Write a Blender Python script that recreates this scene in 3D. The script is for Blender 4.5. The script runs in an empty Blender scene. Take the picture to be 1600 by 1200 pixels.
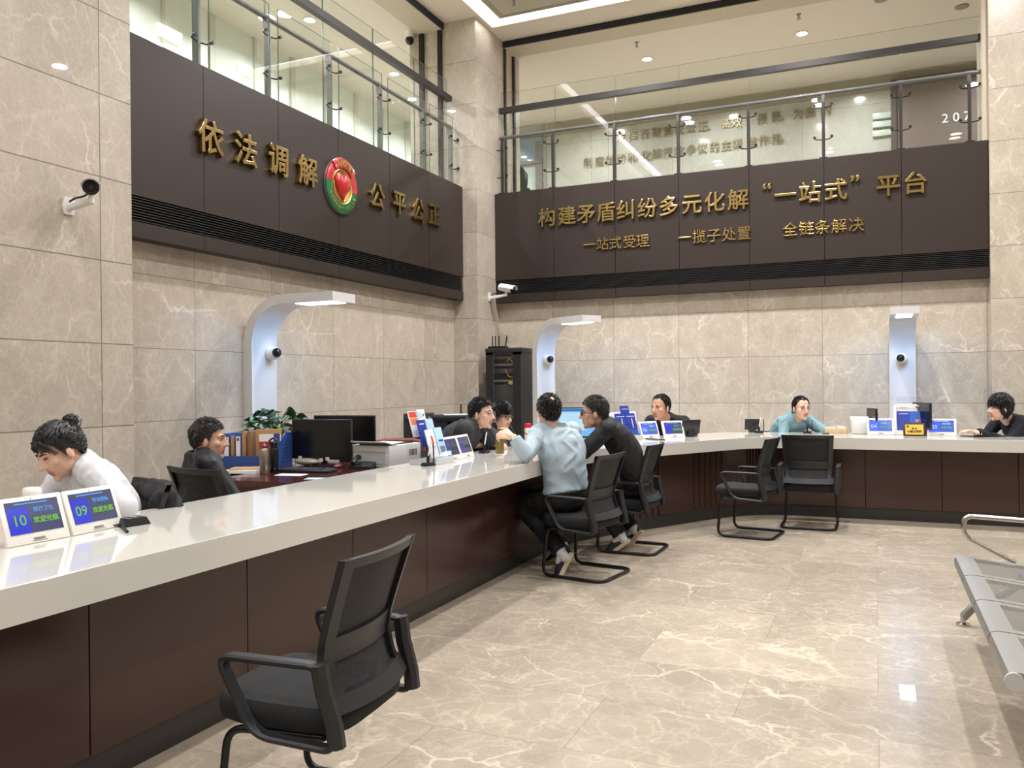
import bpy, bmesh, math, random
from mathutils import Vector, Matrix, Euler, noise
R = math.radians
PI = math.pi
random.seed(7)
scene = bpy.context.scene
C = scene.collection

# ------------------------------------------------------------------ camera, world, exposure, big lights
FPX, YAW, PITCH, ROLL, HC = 1296.6, .4119, -.0005, -.0098, 1.4
F0 = Vector((-math.sin(YAW), math.cos(YAW), 0)); R0 = Vector((math.cos(YAW), math.sin(YAW), 0)); Z0 = Vector((0, 0, 1))
Fw = F0*math.cos(PITCH) + Z0*math.sin(PITCH); Uw = Z0*math.cos(PITCH) - F0*math.sin(PITCH)
Rr = R0*math.cos(ROLL) + Uw*math.sin(ROLL); Ur = Uw*math.cos(ROLL) - R0*math.sin(ROLL)
cam_data = bpy.data.cameras.new('camera'); cam = bpy.data.objects.new('camera', cam_data); C.objects.link(cam)
cam_data.sensor_width = 36; cam_data.lens = 36*FPX/1600; cam_data.clip_start = .05
M = Matrix.Identity(4)
for i in range(3):
    M[i][0], M[i][1], M[i][2] = Rr[i], Ur[i], -Fw[i]
M[2][3] = HC
cam.matrix_world = M
scene.camera = cam

def at(u, v, x=None, y=None, z=None, d=None):
    """the point seen at (u, v) on a plane of the room or at a depth"""
    r = Fw + Rr*((u-800)/FPX) - Ur*((v-600)/FPX)
    t = x/r.x if x is not None else y/r.y if y is not None else (z-HC)/r.z if z is not None else d
    return r*t + Vector((0, 0, HC))

world = bpy.data.worlds.new('world'); scene.world = world; world.use_nodes = True
world.node_tree.nodes['Background'].inputs[0].default_value = (1, .95, .88, 1)
world.node_tree.nodes['Background'].inputs[1].default_value = .15
scene.view_settings.view_transform = 'Standard'
scene.view_settings.look = 'None'
scene.view_settings.gamma = 1
scene.view_settings.use_curve_mapping = False
scene.view_settings.exposure = 0.86
LAMP = 1.0            # one dial for every lamp of the hall

def area(name, loc, sx, sy, power, col=(.985, .985, 1), rot=(0, 0, 0), parent=None, disk=False, spread=None):
    l = bpy.data.lights.new(name, 'AREA'); l.energy = power*LAMP; l.color = col
    l.shape = 'DISK' if disk else 'RECTANGLE'; l.size = sx
    if not disk: l.size_y = sy
    if spread: l.spread = R(spread)
    o = bpy.data.objects.new(name, l); C.objects.link(o); o.location = loc; o.rotation_euler = rot
    o.parent = parent
    return o

# ------------------------------------------------------------------ materials
def newmat(name):
    m = bpy.data.materials.new(name); m.use_nodes = True
    nt = m.node_tree; b = nt.nodes['Principled BSDF']
    return m, nt, b
def srgb(r, g, b):
    f = lambda c: (c/255/12.92) if c/255 <= .04045 else ((c/255+.055)/1.055)**2.4
    return (f(r), f(g), f(b), 1)
MATS = {}
def pm(name, rgb, rough=.5, metal=0, var=.06, vscale=6, bump=0, bscale=60, coat=0, emit=None, spec=None, alpha=None):
    if name in MATS: return MATS[name]
    m, nt, b = newmat(name); L = nt.links.new
    col = srgb(*rgb)
    tc = nt.nodes.new('ShaderNodeTexCoord')
    nz = nt.nodes.new('ShaderNodeTexNoise'); nz.inputs['Scale'].default_value = vscale; nz.inputs['Detail'].default_value = 4
    L(tc.outputs['Object'], nz.inputs['Vector'])
    mx = nt.nodes.new('ShaderNodeMix'); mx.data_type = 'RGBA'
    mx.inputs[6].default_value = tuple(c*(1-var) for c in col[:3])+(1,)
    mx.inputs[7].default_value = tuple(min(1, c*(1+var)) for c in col[:3])+(1,)
    L(nz.outputs['Fac'], mx.inputs[0]); L(mx.outputs[2], b.inputs['Base Color'])
    b.inputs['Roughness'].default_value = rough; b.inputs['Metallic'].default_value = metal
    if spec is not None: b.inputs['Specular IOR Level'].default_value = spec
    if coat: b.inputs['Coat Weight'].default_value = coat; b.inputs['Coat Roughness'].default_value = .05
    if bump:
        n2 = nt.nodes.new('ShaderNodeTexNoise'); n2.inputs['Scale'].default_value = bscale; n2.inputs['Detail'].default_value = 3
        L(tc.outputs['Object'], n2.inputs['Vector'])
        bp = nt.nodes.new('ShaderNodeBump'); bp.inputs['Strength'].default_value = bump; bp.inputs['Distance'].default_value = .01
        L(n2.outputs['Fac'], bp.inputs['Height']); L(bp.outputs['Normal'], b.inputs['Normal'])
    if emit:
        b.inputs['Emission Color'].default_value = srgb(*emit[0]); b.inputs['Emission Strength'].default_value = emit[1]
    if alpha is not None: b.inputs['Alpha'].default_value = alpha
    MATS[name] = m
    return m

def mth(nt, op, a, b=None, c=None):
    n = nt.nodes.new('ShaderNodeMath'); n.operation = op
    for i, x in enumerate((a, b, c)):
        if x is None: continue
        if isinstance(x, (int, float)): n.inputs[i].default_value = x
        else: nt.links.new(x, n.inputs[i])
    return n.outputs[0]

def marble(name, base, vein, dark, hax, du, u0, dv, v0, stagger=False, rough=.12, joint=.0025, jcol=(70, 60, 50), scale=1.0, vax='Z', bold=1.0, ang=.6, tonev=.10, coat=.25):
    """polished veined stone slabs; hax/vax: the world axes the joints run across"""
    m, nt, b = newmat(name); L = nt.links.new; N = nt.nodes.new
    geo = N('ShaderNodeNewGeometry'); sep = N('ShaderNodeSeparateXYZ'); L(geo.outputs['Position'], sep.inputs[0])
    U, V = sep.outputs[hax], sep.outputs[vax]
    vv = mth(nt, 'DIVIDE', mth(nt, 'SUBTRACT', V, v0), dv); iv = mth(nt, 'FLOOR', vv); fv = mth(nt, 'FRACT', vv)
    uu = mth(nt, 'DIVIDE', mth(nt, 'SUBTRACT', U, u0), du)
    if stagger: uu = mth(nt, 'ADD', uu, mth(nt, 'MULTIPLY', mth(nt, 'MODULO', mth(nt, 'ADD', iv, 100), 2), .5))
    iu = mth(nt, 'FLOOR', uu); fu = mth(nt, 'FRACT', uu)
    # per slab shift of the figure
    cmb = N('ShaderNodeCombineXYZ'); L(iu, cmb.inputs[0]); L(iv, cmb.inputs[1])
    wn = N('ShaderNodeTexWhiteNoise'); wn.noise_dimensions = '2D'; L(cmb.outputs[0], wn.inputs['Vector'])
    sc = N('ShaderNodeVectorMath'); sc.operation = 'SCALE'; sc.inputs['Scale'].default_value = 9; L(wn.outputs['Color'], sc.inputs[0])
    ad = N('ShaderNodeVectorMath'); ad.operation = 'ADD'; L(geo.outputs['Position'], ad.inputs[0]); L(sc.outputs[0], ad.inputs[1])
    mp = N('ShaderNodeMapping'); mp.inputs['Rotation'].default_value = (ang, ang*.7, ang); mp.inputs['Scale'].default_value = (scale, scale, scale*.72)
    L(ad.outputs[0], mp.inputs[0])
    P = mp.outputs[0]
    n1 = N('ShaderNodeTexNoise'); n1.inputs['Scale'].default_value = 2.6; n1.inputs['Detail'].default_value = 10; n1.inputs['Roughness'].default_value = .64; n1.inputs['Distortion'].default_value = .9
    L(P, n1.inputs['Vector'])
    # warped position for the veins
    nw = N('ShaderNodeTexNoise'); nw.inputs['Scale'].default_value = 2.4; nw.inputs['Detail'].default_value = 7; nw.inputs['Roughness'].default_value = .6; L(P, nw.inputs['Vector'])
    ws = N('ShaderNodeVectorMath'); ws.operation = 'SCALE'; ws.inputs['Scale'].default_value = .42; L(nw.outputs['Color'], ws.inputs[0])
    wp = N('ShaderNodeVectorMath'); wp.operation = 'ADD'; L(P, wp.inputs[0]); L(ws.outputs[0], wp.inputs[1])
    def vein_layer(scl, width, power):
        vo = N('ShaderNodeTexVoronoi'); vo.feature = 'DISTANCE_TO_EDGE'; vo.inputs['Scale'].default_value = scl
        L(wp.outputs[0], vo.inputs['Vector'])
        r = N('ShaderNodeMapRange'); r.inputs['From Min'].default_value = 0; r.inputs['From Max'].default_value = width
        r.inputs['To Min'].default_value = 1; r.inputs['To Max'].default_value = 0; L(vo.outputs['Distance'], r.inputs['Value'])
        return mth(nt, 'POWER', r.outputs[0], power)
    va = vein_layer(1.15, .016, 1.1); vb = vein_layer(2.9, .028, 1.0); vc = vein_layer(7.0, .06, 1.0)
    gate = N('ShaderNodeTexNoise'); gate.inputs['Scale'].default_value = 1.9; gate.inputs['Detail'].default_value = 3; L(P, gate.inputs['Vector'])
    g = N('ShaderNodeMapRange'); g.inputs['From Min'].default_value = .36; g.inputs['From Max'].default_value = .74; L(gate.outputs['Fac'], g.inputs['Value'])
    gn = N('ShaderNodeTexNoise'); gn.inputs['Scale'].default_value = 3.7; gn.inputs['Detail'].default_value = 5; L(ad.outputs[0], gn.inputs['Vector'])
    g2 = N('ShaderNodeMapRange'); g2.inputs['From Min'].default_value = .45; g2.inputs['From Max'].default_value = .66; L(gn.outputs['Fac'], g2.inputs['Value']); gate2 = g2.outputs[0]
    veins = mth(nt, 'MINIMUM', mth(nt, 'ADD', mth(nt, 'MULTIPLY', mth(nt, 'MULTIPLY', va, g.outputs[0]), .85*bold), mth(nt, 'ADD', mth(nt, 'MULTIPLY', mth(nt, 'MULTIPLY', vb, gate2), .55*bold), mth(nt, 'MULTIPLY', mth(nt, 'MULTIPLY', vc, n1.outputs['Fac']), 0.42*bold))), 1)
    c1 = N('ShaderNodeMix'); c1.data_type = 'RGBA'; c1.inputs[6].default_value = srgb(*dark); c1.inputs[7].default_value = srgb(*base)
    r1 = N('ShaderNodeMapRange'); r1.inputs['From Min'].default_value = .3; r1.inputs['From Max'].default_value = .68; L(n1.outputs['Fac'], r1.inputs['Value']); L(r1.outputs[0], c1.inputs[0])
    # slab to slab tone
    c1b = N('ShaderNodeMix'); c1b.data_type = 'RGBA'; c1b.blend_type = 'MULTIPLY'; c1b.inputs[0].default_value = 1
    gr = N('ShaderNodeTexNoise'); gr.inputs['Scale'].default_value = 55; gr.inputs['Detail'].default_value = 3; L(P, gr.inputs['Vector'])
    tone = mth(nt, 'ADD', mth(nt, 'MULTIPLY', mth(nt, 'SUBTRACT', gr.outputs['Fac'], .5), .3), mth(nt, 'ADD', mth(nt, 'MULTIPLY', wn.outputs['Value'], tonev), 1-tonev*.7))
    cc = N('ShaderNodeCombineColor'); [L(tone, cc.inputs[i]) for i in range(3)]
    L(c1.outputs[2], c1b.inputs[6]); L(cc.outputs[0], c1b.inputs[7])
    c2 = N('ShaderNodeMix'); c2.data_type = 'RGBA'; c2.inputs[7].default_value = srgb(*vein); L(c1b.outputs[2], c2.inputs[6]); L(veins, c2.inputs[0])
    # joints
    def edge(f, size):
        e = mth(nt, 'MINIMUM', f, mth(nt, 'SUBTRACT', 1, f)); return mth(nt, 'LESS_THAN', mth(nt, 'MULTIPLY', e, size), joint)
    j = mth(nt, 'MAXIMUM', edge(fu, du), edge(fv, dv))
    c3 = N('ShaderNodeMix'); c3.data_type = 'RGBA'; c3.inputs[7].default_value = srgb(*jcol); L(c2.outputs[2], c3.inputs[6]); L(mth(nt, 'MULTIPLY', j, .7), c3.inputs[0])
    L(c3.outputs[2], b.inputs['Base Color'])
    b.inputs['Roughness'].default_value = rough; b.inputs['Coat Weight'].default_value = coat; b.inputs['Coat Roughness'].default_value = .015
    MATS[name] = m
    return m

def glass_mat(name, tint=(.975, .99, .982), rough=.0, ior=1.5, k=1.0):
    m, nt, b = newmat(name); L = nt.links.new; N = nt.nodes.new
    nt.nodes.remove(b)
    tr = N('ShaderNodeBsdfTransparent'); tr.inputs[0].default_value = tint+(1,)
    gl = N('ShaderNodeBsdfGlossy'); gl.inputs['Roughness'].default_value = rough
    fr = N('ShaderNodeFresnel'); fr.inputs['IOR'].default_value = ior
    mx = N('ShaderNodeMixShader')
    g = N('ShaderNodeNewGeometry')
    L(mth(nt, 'MULTIPLY', mth(nt, 'MULTIPLY', fr.outputs[0], k), mth(nt, 'SUBTRACT', 1, g.outputs['Backfacing'])), mx.inputs[0]); L(tr.outputs[0], mx.inputs[1]); L(gl.outputs[0], mx.inputs[2])
    L(mx.outputs[0], nt.nodes['Material Output'].inputs['Surface'])
    MATS[name] = m
    return m

def mesh_fabric(name, rgb, hole=.25, scale=260):
    m, nt, b = newmat(name); L = nt.links.new; N = nt.nodes.new
    b.inputs['Base Color'].default_value = srgb(*rgb); b.inputs['Roughness'].default_value = .7
    tc = N('ShaderNodeTexCoord'); vo = N('ShaderNodeTexVoronoi'); vo.inputs['Scale'].default_value = scale; L(tc.outputs['Object'], vo.inputs['Vector'])
    tr = N('ShaderNodeBsdfTransparent'); mx = N('ShaderNodeMixShader')
    r = N('ShaderNodeMapRange'); r.inputs['From Min'].default_value = 0; r.inputs['From Max'].default_value = .5
    r.inputs['To Min'].default_value = hole*2; r.inputs['To Max'].default_value = 0; L(vo.outputs['Distance'], r.inputs['Value'])
    L(r.outputs[0], mx.inputs[0]); L(b.outputs[0], mx.inputs[1]); L(tr.outputs[0], mx.inputs[2])
    L(mx.outputs[0], nt.nodes['Material Output'].inputs['Surface'])
    MATS[name] = m
    return m

def emis(name, rgb, s):
    if name in MATS: return MATS[name]
    m, nt, b = newmat(name); nt.nodes.remove(b)
    e = nt.nodes.new('ShaderNodeEmission'); e.inputs[0].default_value = srgb(*rgb); e.inputs[1].default_value = s
    nt.links.new(e.outputs[0], nt.nodes['Material Output'].inputs['Surface'])
    MATS[name] = m
    return m

# ------------------------------------------------------------------ mesh builder
def frame_of(d, up=Vector((0, 0, 1))):
    d = d.normalized()
    if abs(d.dot(up)) > .98: up = Vector((0, 1, 0))
    a = d.cross(up).normalized(); b = a.cross(d)
    return a, b
def fillet(pts, r, n=5, closed=False):
    P = [Vector(p) for p in pts]; out = []
    k = len(P)
    for i in range(k):
        if not closed and i in (0, k-1): out.append(P[i]); continue
        a, b, c = P[i-1], P[i], P[(i+1) % k]
        d1, d2 = (a-b), (c-b)
        rr = r[i] if isinstance(r, (list, tuple)) else r
        t = min(rr, d1.length*.49, d2.length*.49)
        p1, p2 = b+d1.normalized()*t, b+d2.normalized()*t
        for j in range(n+1):
            s = j/n
            out.append(p1*(1-s)**2 + b*2*s*(1-s) + p2*s*s)
    return out
class MB:
    def __init__(s): s.bm = bmesh.new()
    def quad(s, vs):
        vv = [s.bm.verts.new(v) for v in vs]
        return s.bm.faces.new(vv)
    def box(s, c, size, rot=None, bev=0, seg=2):
        m = Matrix.Translation(Vector(c))
        if rot is not None: m = m @ (rot.to_4x4() if hasattr(rot, 'to_4x4') else Euler(rot).to_matrix().to_4x4())
        m = m @ Matrix.Diagonal((size[0], size[1], size[2], 1))
        r = bmesh.ops.create_cube(s.bm, size=1, matrix=m)
        if bev:
            ed = list({e for v in r['verts'] for e in v.link_edges})
            bmesh.ops.bevel(s.bm, geom=ed, offset=bev, segments=seg, affect='EDGES', profile=.5)
        return s
    def ring_loft(s, rings, caps=True, closed_u=True, closed_v=False):
        rows = [[s.bm.verts.new(p) for p in ring] for ring in rings]
        n = len(rows[0]); k = len(rows)
        for i in range(k if closed_v else k-1):
            a, b = rows[i], rows[(i+1) % k]
            for j in range(n if closed_u else n-1):
                s.bm.faces.new((a[j], a[(j+1) % n], b[(j+1) % n], b[j]))
        if caps and not closed_v and closed_u:
            s.bm.faces.new(list(reversed(rows[0]))); s.bm.faces.new(rows[-1])
        return s
    def cyl(s, p0, p1, r0, r1=None, n=16):
        p0, p1 = Vector(p0), Vector(p1); r1 = r0 if r1 is None else r1
        a, b = frame_of(p1-p0)
        f = lambda p, r: [p + a*(r*math.cos(2*PI*i/n)) - b*(r*math.sin(2*PI*i/n)) for i in range(n)]
        return s.ring_loft([f(p0, r0), f(p1, r1)])
    def lathe(s, prof, c=(0, 0, 0), n=24, rot=None, loop=False):
        c = Vector(c); m = rot.to_matrix() if isinstance(rot, Euler) else (rot or Matrix.Identity(3))
        rings = [[c + m @ Vector((max(r, 1e-4)*math.cos(2*PI*i/n), max(r, 1e-4)*math.sin(2*PI*i/n), z)) for i in range(n)] for r, z in prof]
        return s.ring_loft(rings, closed_v=loop)
    def tube(s, pts, r, n=8, closed=False, rf=None):
        P = [Vector(p) for p in pts]; k = len(P)
        up = None; rings = []
        for i in range(k):
            d = (P[(i+1) % k]-P[i-1]) if closed else (P[min(i+1, k-1)]-P[max(i-1, 0)])
            if up is None: a, b = frame_of(d)
            else:
                b = (up - d.normalized()*up.dot(d.normalized())).normalized(); a = d.normalized().cross(b)
            up = b
            rr = rf(i/(k-1)) if rf else r
            rings.append([P[i] + a*(rr*math.cos(2*PI*j/n)) + b*(rr*math.sin(2*PI*j/n)) for j in range(n)])
        return s.ring_loft(rings, caps=not closed, closed_v=closed)
    def strap(s, pts, w, t, axis=Vector((1, 0, 0)), closed=False):
        """flat band: w along axis, t thick"""
        P = [Vector(p) for p in pts]; k = len(P); rings = []
        for i in range(k):
            d = (P[(i+1) % k]-P[i-1]) if closed else (P[min(i+1, k-1)]-P[max(i-1, 0)])
            nn = d.normalized().cross(axis).normalized()
            ww = w(i/(k-1)) if callable(w) else w
            h = axis*(ww/2); q = nn*(t/2); e = t*.3
            hb = axis*(ww/2-e); qb = nn*(t/2-e)
            rings.append([P[i]+h+qb, P[i]+hb+q, P[i]-hb+q, P[i]-h+qb, P[i]-h-qb, P[i]-hb-q, P[i]+hb-q, P[i]+h-qb])
        return s.ring_loft(rings, caps=not closed, closed_v=closed)
    def prism(s, poly, ax, t, o=(0, 0, 0), bev=0):
        """poly: 2d points; ax: (U, V, W) vectors, extruded t along W from o"""
        U, V, W = [Vector(a) for a in ax]; o = Vector(o)
        a = [o+U*p[0]+V*p[1] for p in poly]; b = [p+W*t for p in a]
        return s.ring_loft([a, b])
    def sph(s, c, r, rot=None, u=16, v=10):
        r = (r, r, r) if isinstance(r, (int, float)) else r
        m = Matrix.Translation(Vector(c))
        if rot is not None: m = m @ (rot if isinstance(rot, Matrix) and len(rot) == 4 else (rot.to_4x4() if isinstance(rot, Matrix) else Euler(rot).to_matrix().to_4x4()))
        bmesh.ops.create_uvsphere(s.bm, u_segments=u, v_segments=v, radius=1, matrix=m @ Matrix.Diagonal((r[0], r[1], r[2], 1)))
        return s
    def capsule(s, p0, p1, r0, r1=None, n=12):
        p0, p1 = Vector(p0), Vector(p1); r1 = r0 if r1 is None else r1
        d = p1-p0
        if d.length < 1e-5: return s.sph(p0, max(r0, r1), u=n, v=8)
        a, b = frame_of(d); d = d.normalized(); rings = []
        for k in (8, 30, 55, 80):
            c_, s_ = math.cos(R(k)), math.sin(R(k))
            rings.append([p0 - d*(r0*c_) + a*(r0*s_*math.cos(2*PI*i/n)) - b*(r0*s_*math.sin(2*PI*i/n)) for i in range(n)])
        for k in (80, 55, 30, 8):
            c_, s_ = math.cos(R(k)), math.sin(R(k))
            rings.append([p1 + d*(r1*c_) + a*(r1*s_*math.cos(2*PI*i/n)) - b*(r1*s_*math.sin(2*PI*i/n)) for i in range(n)])
        return s.ring_loft(rings)
    def text(s, body, size, mtx, depth=.004, fat=0, align='CENTER', bevel=0):
        me = text_mesh(body, size, depth, fat, align, bevel)
        n0 = len(s.bm.verts)
        s.bm.from_mesh(me); s.bm.verts.ensure_lookup_table()
        for v in s.bm.verts[n0:]: v.co = mtx @ v.co
        bpy.data.meshes.remove(me)
        return s
    def build(s, name, m, parent=None, smooth=True, ang=38, xf=None, rec=True):
        if rec: bmesh.ops.recalc_face_normals(s.bm, faces=s.bm.faces[:])
        me = bpy.data.meshes.new(name); s.bm.to_mesh(me); s.bm.free()
        if smooth:
            me.polygons.foreach_set('use_smooth', [True]*len(me.polygons)); me.set_sharp_from_angle(angle=R(ang))
        for mm in (m if isinstance(m, (list, tuple)) else [m]): me.materials.append(mm)
        o = bpy.data.objects.new(name, me); C.objects.link(o); o.parent = parent
        if xf is not None: o.matrix_local = xf
        return o
_tc = {}
def text_mesh(body, size, depth, fat, align, bevel):
    c = bpy.data.curves.new('t', 'FONT'); c.body = body; c.size = size; c.extrude = depth/2; c.offset = fat
    c.align_x = align; c.align_y = 'CENTER'; c.resolution_u = 3
    if bevel: c.bevel_depth = bevel; c.bevel_resolution = 1
    o = bpy.data.objects.new('t', c); C.objects.link(o)
    bpy.context.view_layer.update()
    me = bpy.data.meshes.new_from_object(o.evaluated_get(bpy.context.evaluated_depsgraph_get()))
    bpy.data.objects.remove(o); bpy.data.curves.remove(c)
    return me

def tag(o, label, cat, group=None, kind=None):
    o['label'] = label; o['category'] = cat
    if group: o['group'] = group
    if kind: o['kind'] = kind
    return o
def thing(name, label, cat, loc=(0, 0, 0), rz=0, group=None):
    o = bpy.data.objects.new(name, None); C.objects.link(o); o.empty_display_size = .1
    o.location = loc; o.rotation_euler = (0, 0, rz)
    return tag(o, label, cat, group)
def struct(o, label, cat):
    o['kind'] = 'structure'; o['label'] = label; o['category'] = cat
    return o
def dup(root, loc, rz, label, group=None):
    kids = {}
    for o in bpy.data.objects:
        if o.parent: kids.setdefault(o.parent.name, []).append(o)
    def cp(o, par):
        c = o.copy(); C.objects.link(c); c.parent = par
        for k in kids.get(o.name, []): cp(k, c)
        return c
    r = cp(root, None); r.location = loc; r.rotation_euler = (0, 0, rz); r['label'] = label
    if group: r['group'] = group
    return r
def basis(X, Y, o):
    """matrix that maps local x, y (text plane) onto X, Y at o"""
    X, Y = Vector(X).normalized(), Vector(Y).normalized(); Z = X.cross(Y)
    m = Matrix.Identity(4)
    for i in range(3): m[i][0], m[i][1], m[i][2], m[i][3] = X[i], Y[i], Z[i], o[i]
    return m

# ------------------------------------------------------------------ materials of the hall
M_wallL = marble('marble_wall_left', (186, 174, 158), (216, 205, 190), (166, 154, 139), 'Y', 1.01, 5.53, .6, .5177, rough=.3)
M_wallB = marble('marble_wall_back', (204, 192, 175), (230, 220, 204), (182, 169, 152), 'X', .905, .31, .6, .5177, rough=.3, scale=1.25, bold=1.15)
M_pilL = marble('marble_pier_left', (190, 179, 164), (218, 208, 194), (174, 163, 148), 'Y', 1.3, 4.29-1.3, .6, .5177, rough=.3, joint=.004, ang=.9)
M_pilR = marble('marble_pier_right', (198, 186, 168), (228, 218, 202), (178, 165, 148), 'X', 1.3, 1.9, .6, .5177, rough=.3, joint=.003)
M_col = marble('marble_column', (184, 173, 158), (210, 200, 186), (166, 155, 141), 'X', 4, -7, .6, .5177, rough=.3, joint=.003)
M_floor = marble('marble_floor', (180, 166, 148), (226, 214, 192), (158, 146, 129), 'X', 1.11, .003, .5425, 2.99, stagger=True, rough=.28, joint=.0016, jcol=(120, 105, 88), vax='Y', scale=1.0, bold=1.0, tonev=.17, coat=.28)
M_ceil = pm('ceiling_paint', (206, 196, 182), .9, var=.02)
M_ceil2 = pm('ceiling_unlit_tone', (176, 168, 150), .9, var=.02)  # ceiling paint darkened for the unlit inner panel; gallery floors reuse it
M_ceilU = pm('upper_ceiling_paint', (200, 193, 183), .9, var=.02)
M_soff = pm('soffit_paint', (176, 166, 148), .7, var=.02)
M_dark = pm('dark_reveal', (28, 30, 38), .6)
M_fascia = pm('bronze_cladding', (54, 43, 38), .45, .3, var=.03, vscale=2, bump=.02, bscale=400)
M_black = pm('black_metal', (22, 22, 24), .45, .3)
M_slat = pm('louvre_slat', (86, 85, 86), .3, .8)
M_gold = pm('polished_gold', (184, 158, 104), .24, 1.0, var=.08)
M_goldgrey = pm('gold_grey_reflection', (150, 138, 110), .38, .7, var=.15)  # gold greyed by the dark it mirrors, reflection put into the colour
M_glass = glass_mat('clear_glass', k=1.25)
M_railg = pm('grey_rail_paint', (112, 110, 109), .4, .4)
M_railb = pm('dark_rail_paint', (52, 47, 46), .45, .3)
M_upwall = pm('upper_partition', (212, 220, 214), .35, var=.03, vscale=1.2)

LAMPCOL = (.985, .985, 1)

def slab(name, x0, x1, y0, y1, z0, z1, m, label, cat):
    o = MB().box(((x0+x1)/2, (y0+y1)/2, (z0+z1)/2), (x1-x0, y1-y0, z1-z0)).build(name, m, smooth=False)
    return struct(o, label, cat)

ZC = 6.51
slab('floor', -8.4, 8, -8, 15.3, -.2, 0, M_floor, 'polished beige marble tile floor of the service hall', 'floor')
slab('wall_left', -5.9, -5.093, -8, 4.565, 0, ZC, M_pilL, 'beige marble pier at the left edge of the photo', 'wall')
slab('wall_left_recess', -5.9, -5.43, 4.565, 10.4, 0, 2.62, M_wallL, 'beige veined marble wall under the left bronze fascia', 'wall')
slab('wall_corner', -6.1, -5.05, 10.4, 11.95, 0, 6.62, M_col, 'marble corner column between the two fascias', 'column')
slab('wall_back', -5.05, 1.23, 11.12, 11.6, 0, 2.62, M_wallB, 'beige veined marble wall under the back fascia', 'wall')
slab('wall_right_pier', 1.23, 8, 10.92, 11.95, 0, 6.62, M_pilR, 'pale marble pier at the right edge of the photo', 'wall')
slab('wall_right', 8, 8.2, -8, 11, 0, 6.6, M_pilR, 'marble wall far to the right', 'wall')
slab('wall_front', -5.9, 8.2, -8.2, -8, 0, 6.6, M_pilL, 'marble wall behind the photographer', 'wall')

# main ceiling: outer band, lit cove, inner panel
cx0, cy1, cx1, cy0 = -4.98, 10.82, 6.6, -6.4
w = .21
b = MB()
b.box(((-5.54+cx0)/2, 1.665, ZC+.05), (cx0+5.54, 19.33, .1)); b.box(((cx1+8)/2, 1.665, ZC+.05), (8-cx1, 19.33, .1))
b.box(((cx0+cx1)/2, (cy1+11.33)/2, ZC+.05), (cx1-cx0, 11.33-cy1, .1)); b.box(((cx0+cx1)/2, (cy0-8)/2, ZC+.05), (cx1-cx0, cy0+8, .1))
struct(b.build('ceiling', M_ceil, smooth=False), 'off-white outer band of the high ceiling', 'ceiling')
b = MB(); b.box(((cx0+cx1)/2, (cy0+cy1)/2, ZC+.05), (cx1-cx0-2*w, cy1-cy0-2*w, .1))
struct(b.build('ceiling_panel', M_ceil2, smooth=False), 'large beige ceiling panel inside the light cove', 'ceiling')
b = MB(); q = .03
for sx0, sx1, sy0, sy1 in ((cx0+w+.01, cx1-w-.01, cy1-w-.015, cy1-w-.01),):
    pass
M_cove = emis('cove_light', (253, 252, 255), 5.5)
cove = thing('cove_light', 'continuous white light cove running around the high ceiling panel', 'light', (0, 0, ZC+.09))
for nm, (ax0, ax1, ay0, ay1) in {'a': (cx0, cx0+w, cy0, cy1), 'b': (cx1-w, cx1, cy0, cy1), 'c': (cx0+w, cx1-w, cy1-w, cy1), 'd': (cx0+w, cx1-w, cy0, cy0+w)}.items():
    MB().box(((ax0+ax1)/2, (ay0+ay1)/2, .005), (ax1-ax0, ay1-ay0, .01)).build('light_strip', M_cove, cove, smooth=False)
# trim lines of the ceiling panel
b = MB()
for k in (.05, .085):
    for (p, q_) in (((cx0+w+k, cy0+1), (cx0+w+k, cy1-w-k)), ((cx0+w+k, cy1-w-k), (cx1-w-k, cy1-w-k))):
        b.box(((p[0]+q_[0])/2, (p[1]+q_[1])/2, ZC-.002), (abs(q_[0]-p[0])+.006, abs(q_[1]-p[1])+.006, .004))
struct(b.build('trim_1', pm('trim_shadow_line', (120, 112, 98), .8), smooth=False), 'thin double line of painted groove shade along the ceiling panel edge', 'trim')  # flat dark strips stand in for the shade of two grooves

# reveals and soffits of the two openings, upper storey
slab('trim_2', -5.6, -5.545, 4.565, 10.4, 6.42, 6.62, pm('blue_black_reveal', (22, 30, 48), .5), 'dark blue shutter slot above the left gallery', 'trim')
slab('trim_3', -5.05, 1.23, 11.335, 11.4, 6.42, 6.62, M_dark, 'dark shutter slot above the back gallery', 'trim')
slab('ceiling_soffit_left', -5.95, -5.56, 3, 10.4, 6.41, 6.5, M_soff, 'grey soffit strip over the left gallery edge', 'soffit')
slab('ceiling_soffit_back', -5.05, 1.23, 11.345, 11.74, 6.41, 6.5, M_soff, 'grey soffit strip over the back gallery edge', 'soffit')
slab('ceiling_gallery_left', -8.4, -5.95, 3, 15.2, 6.45, 6.55, M_ceilU, 'cream ceiling of the left upper gallery', 'ceiling')
slab('ceiling_gallery_back', -5.95, 3, 11.74, 15.2, 6.45, 6.55, M_ceilU, 'cream ceiling of the back upper gallery', 'ceiling')
slab('floor_gallery_left', -8.4, -5.43, 3, 15.2, 3.8, 4.1, M_ceil2, 'floor slab of the left upper gallery', 'floor')
slab('floor_gallery_back', -5.43, 3, 11.12, 15.2, 3.8, 4.1, M_ceil2, 'floor slab of the back upper gallery', 'floor')
M_up = marble('marble_gallery_wall', (188, 186, 178), (204, 202, 194), (176, 174, 165), 'X', 1.9, -3, .95, 4.1, joint=.002, bold=.6)
slab('wall_gallery_back', -8.4, 3, 15.1, 15.3, 4.1, 6.55, M_up, 'pale marble wall of the back upper gallery', 'wall')
slab('wall_gallery_end', 2.6, 2.8, 11.95, 15.1, 4.1, 6.55, M_up, 'end wall of the back upper gallery', 'wall')
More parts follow.
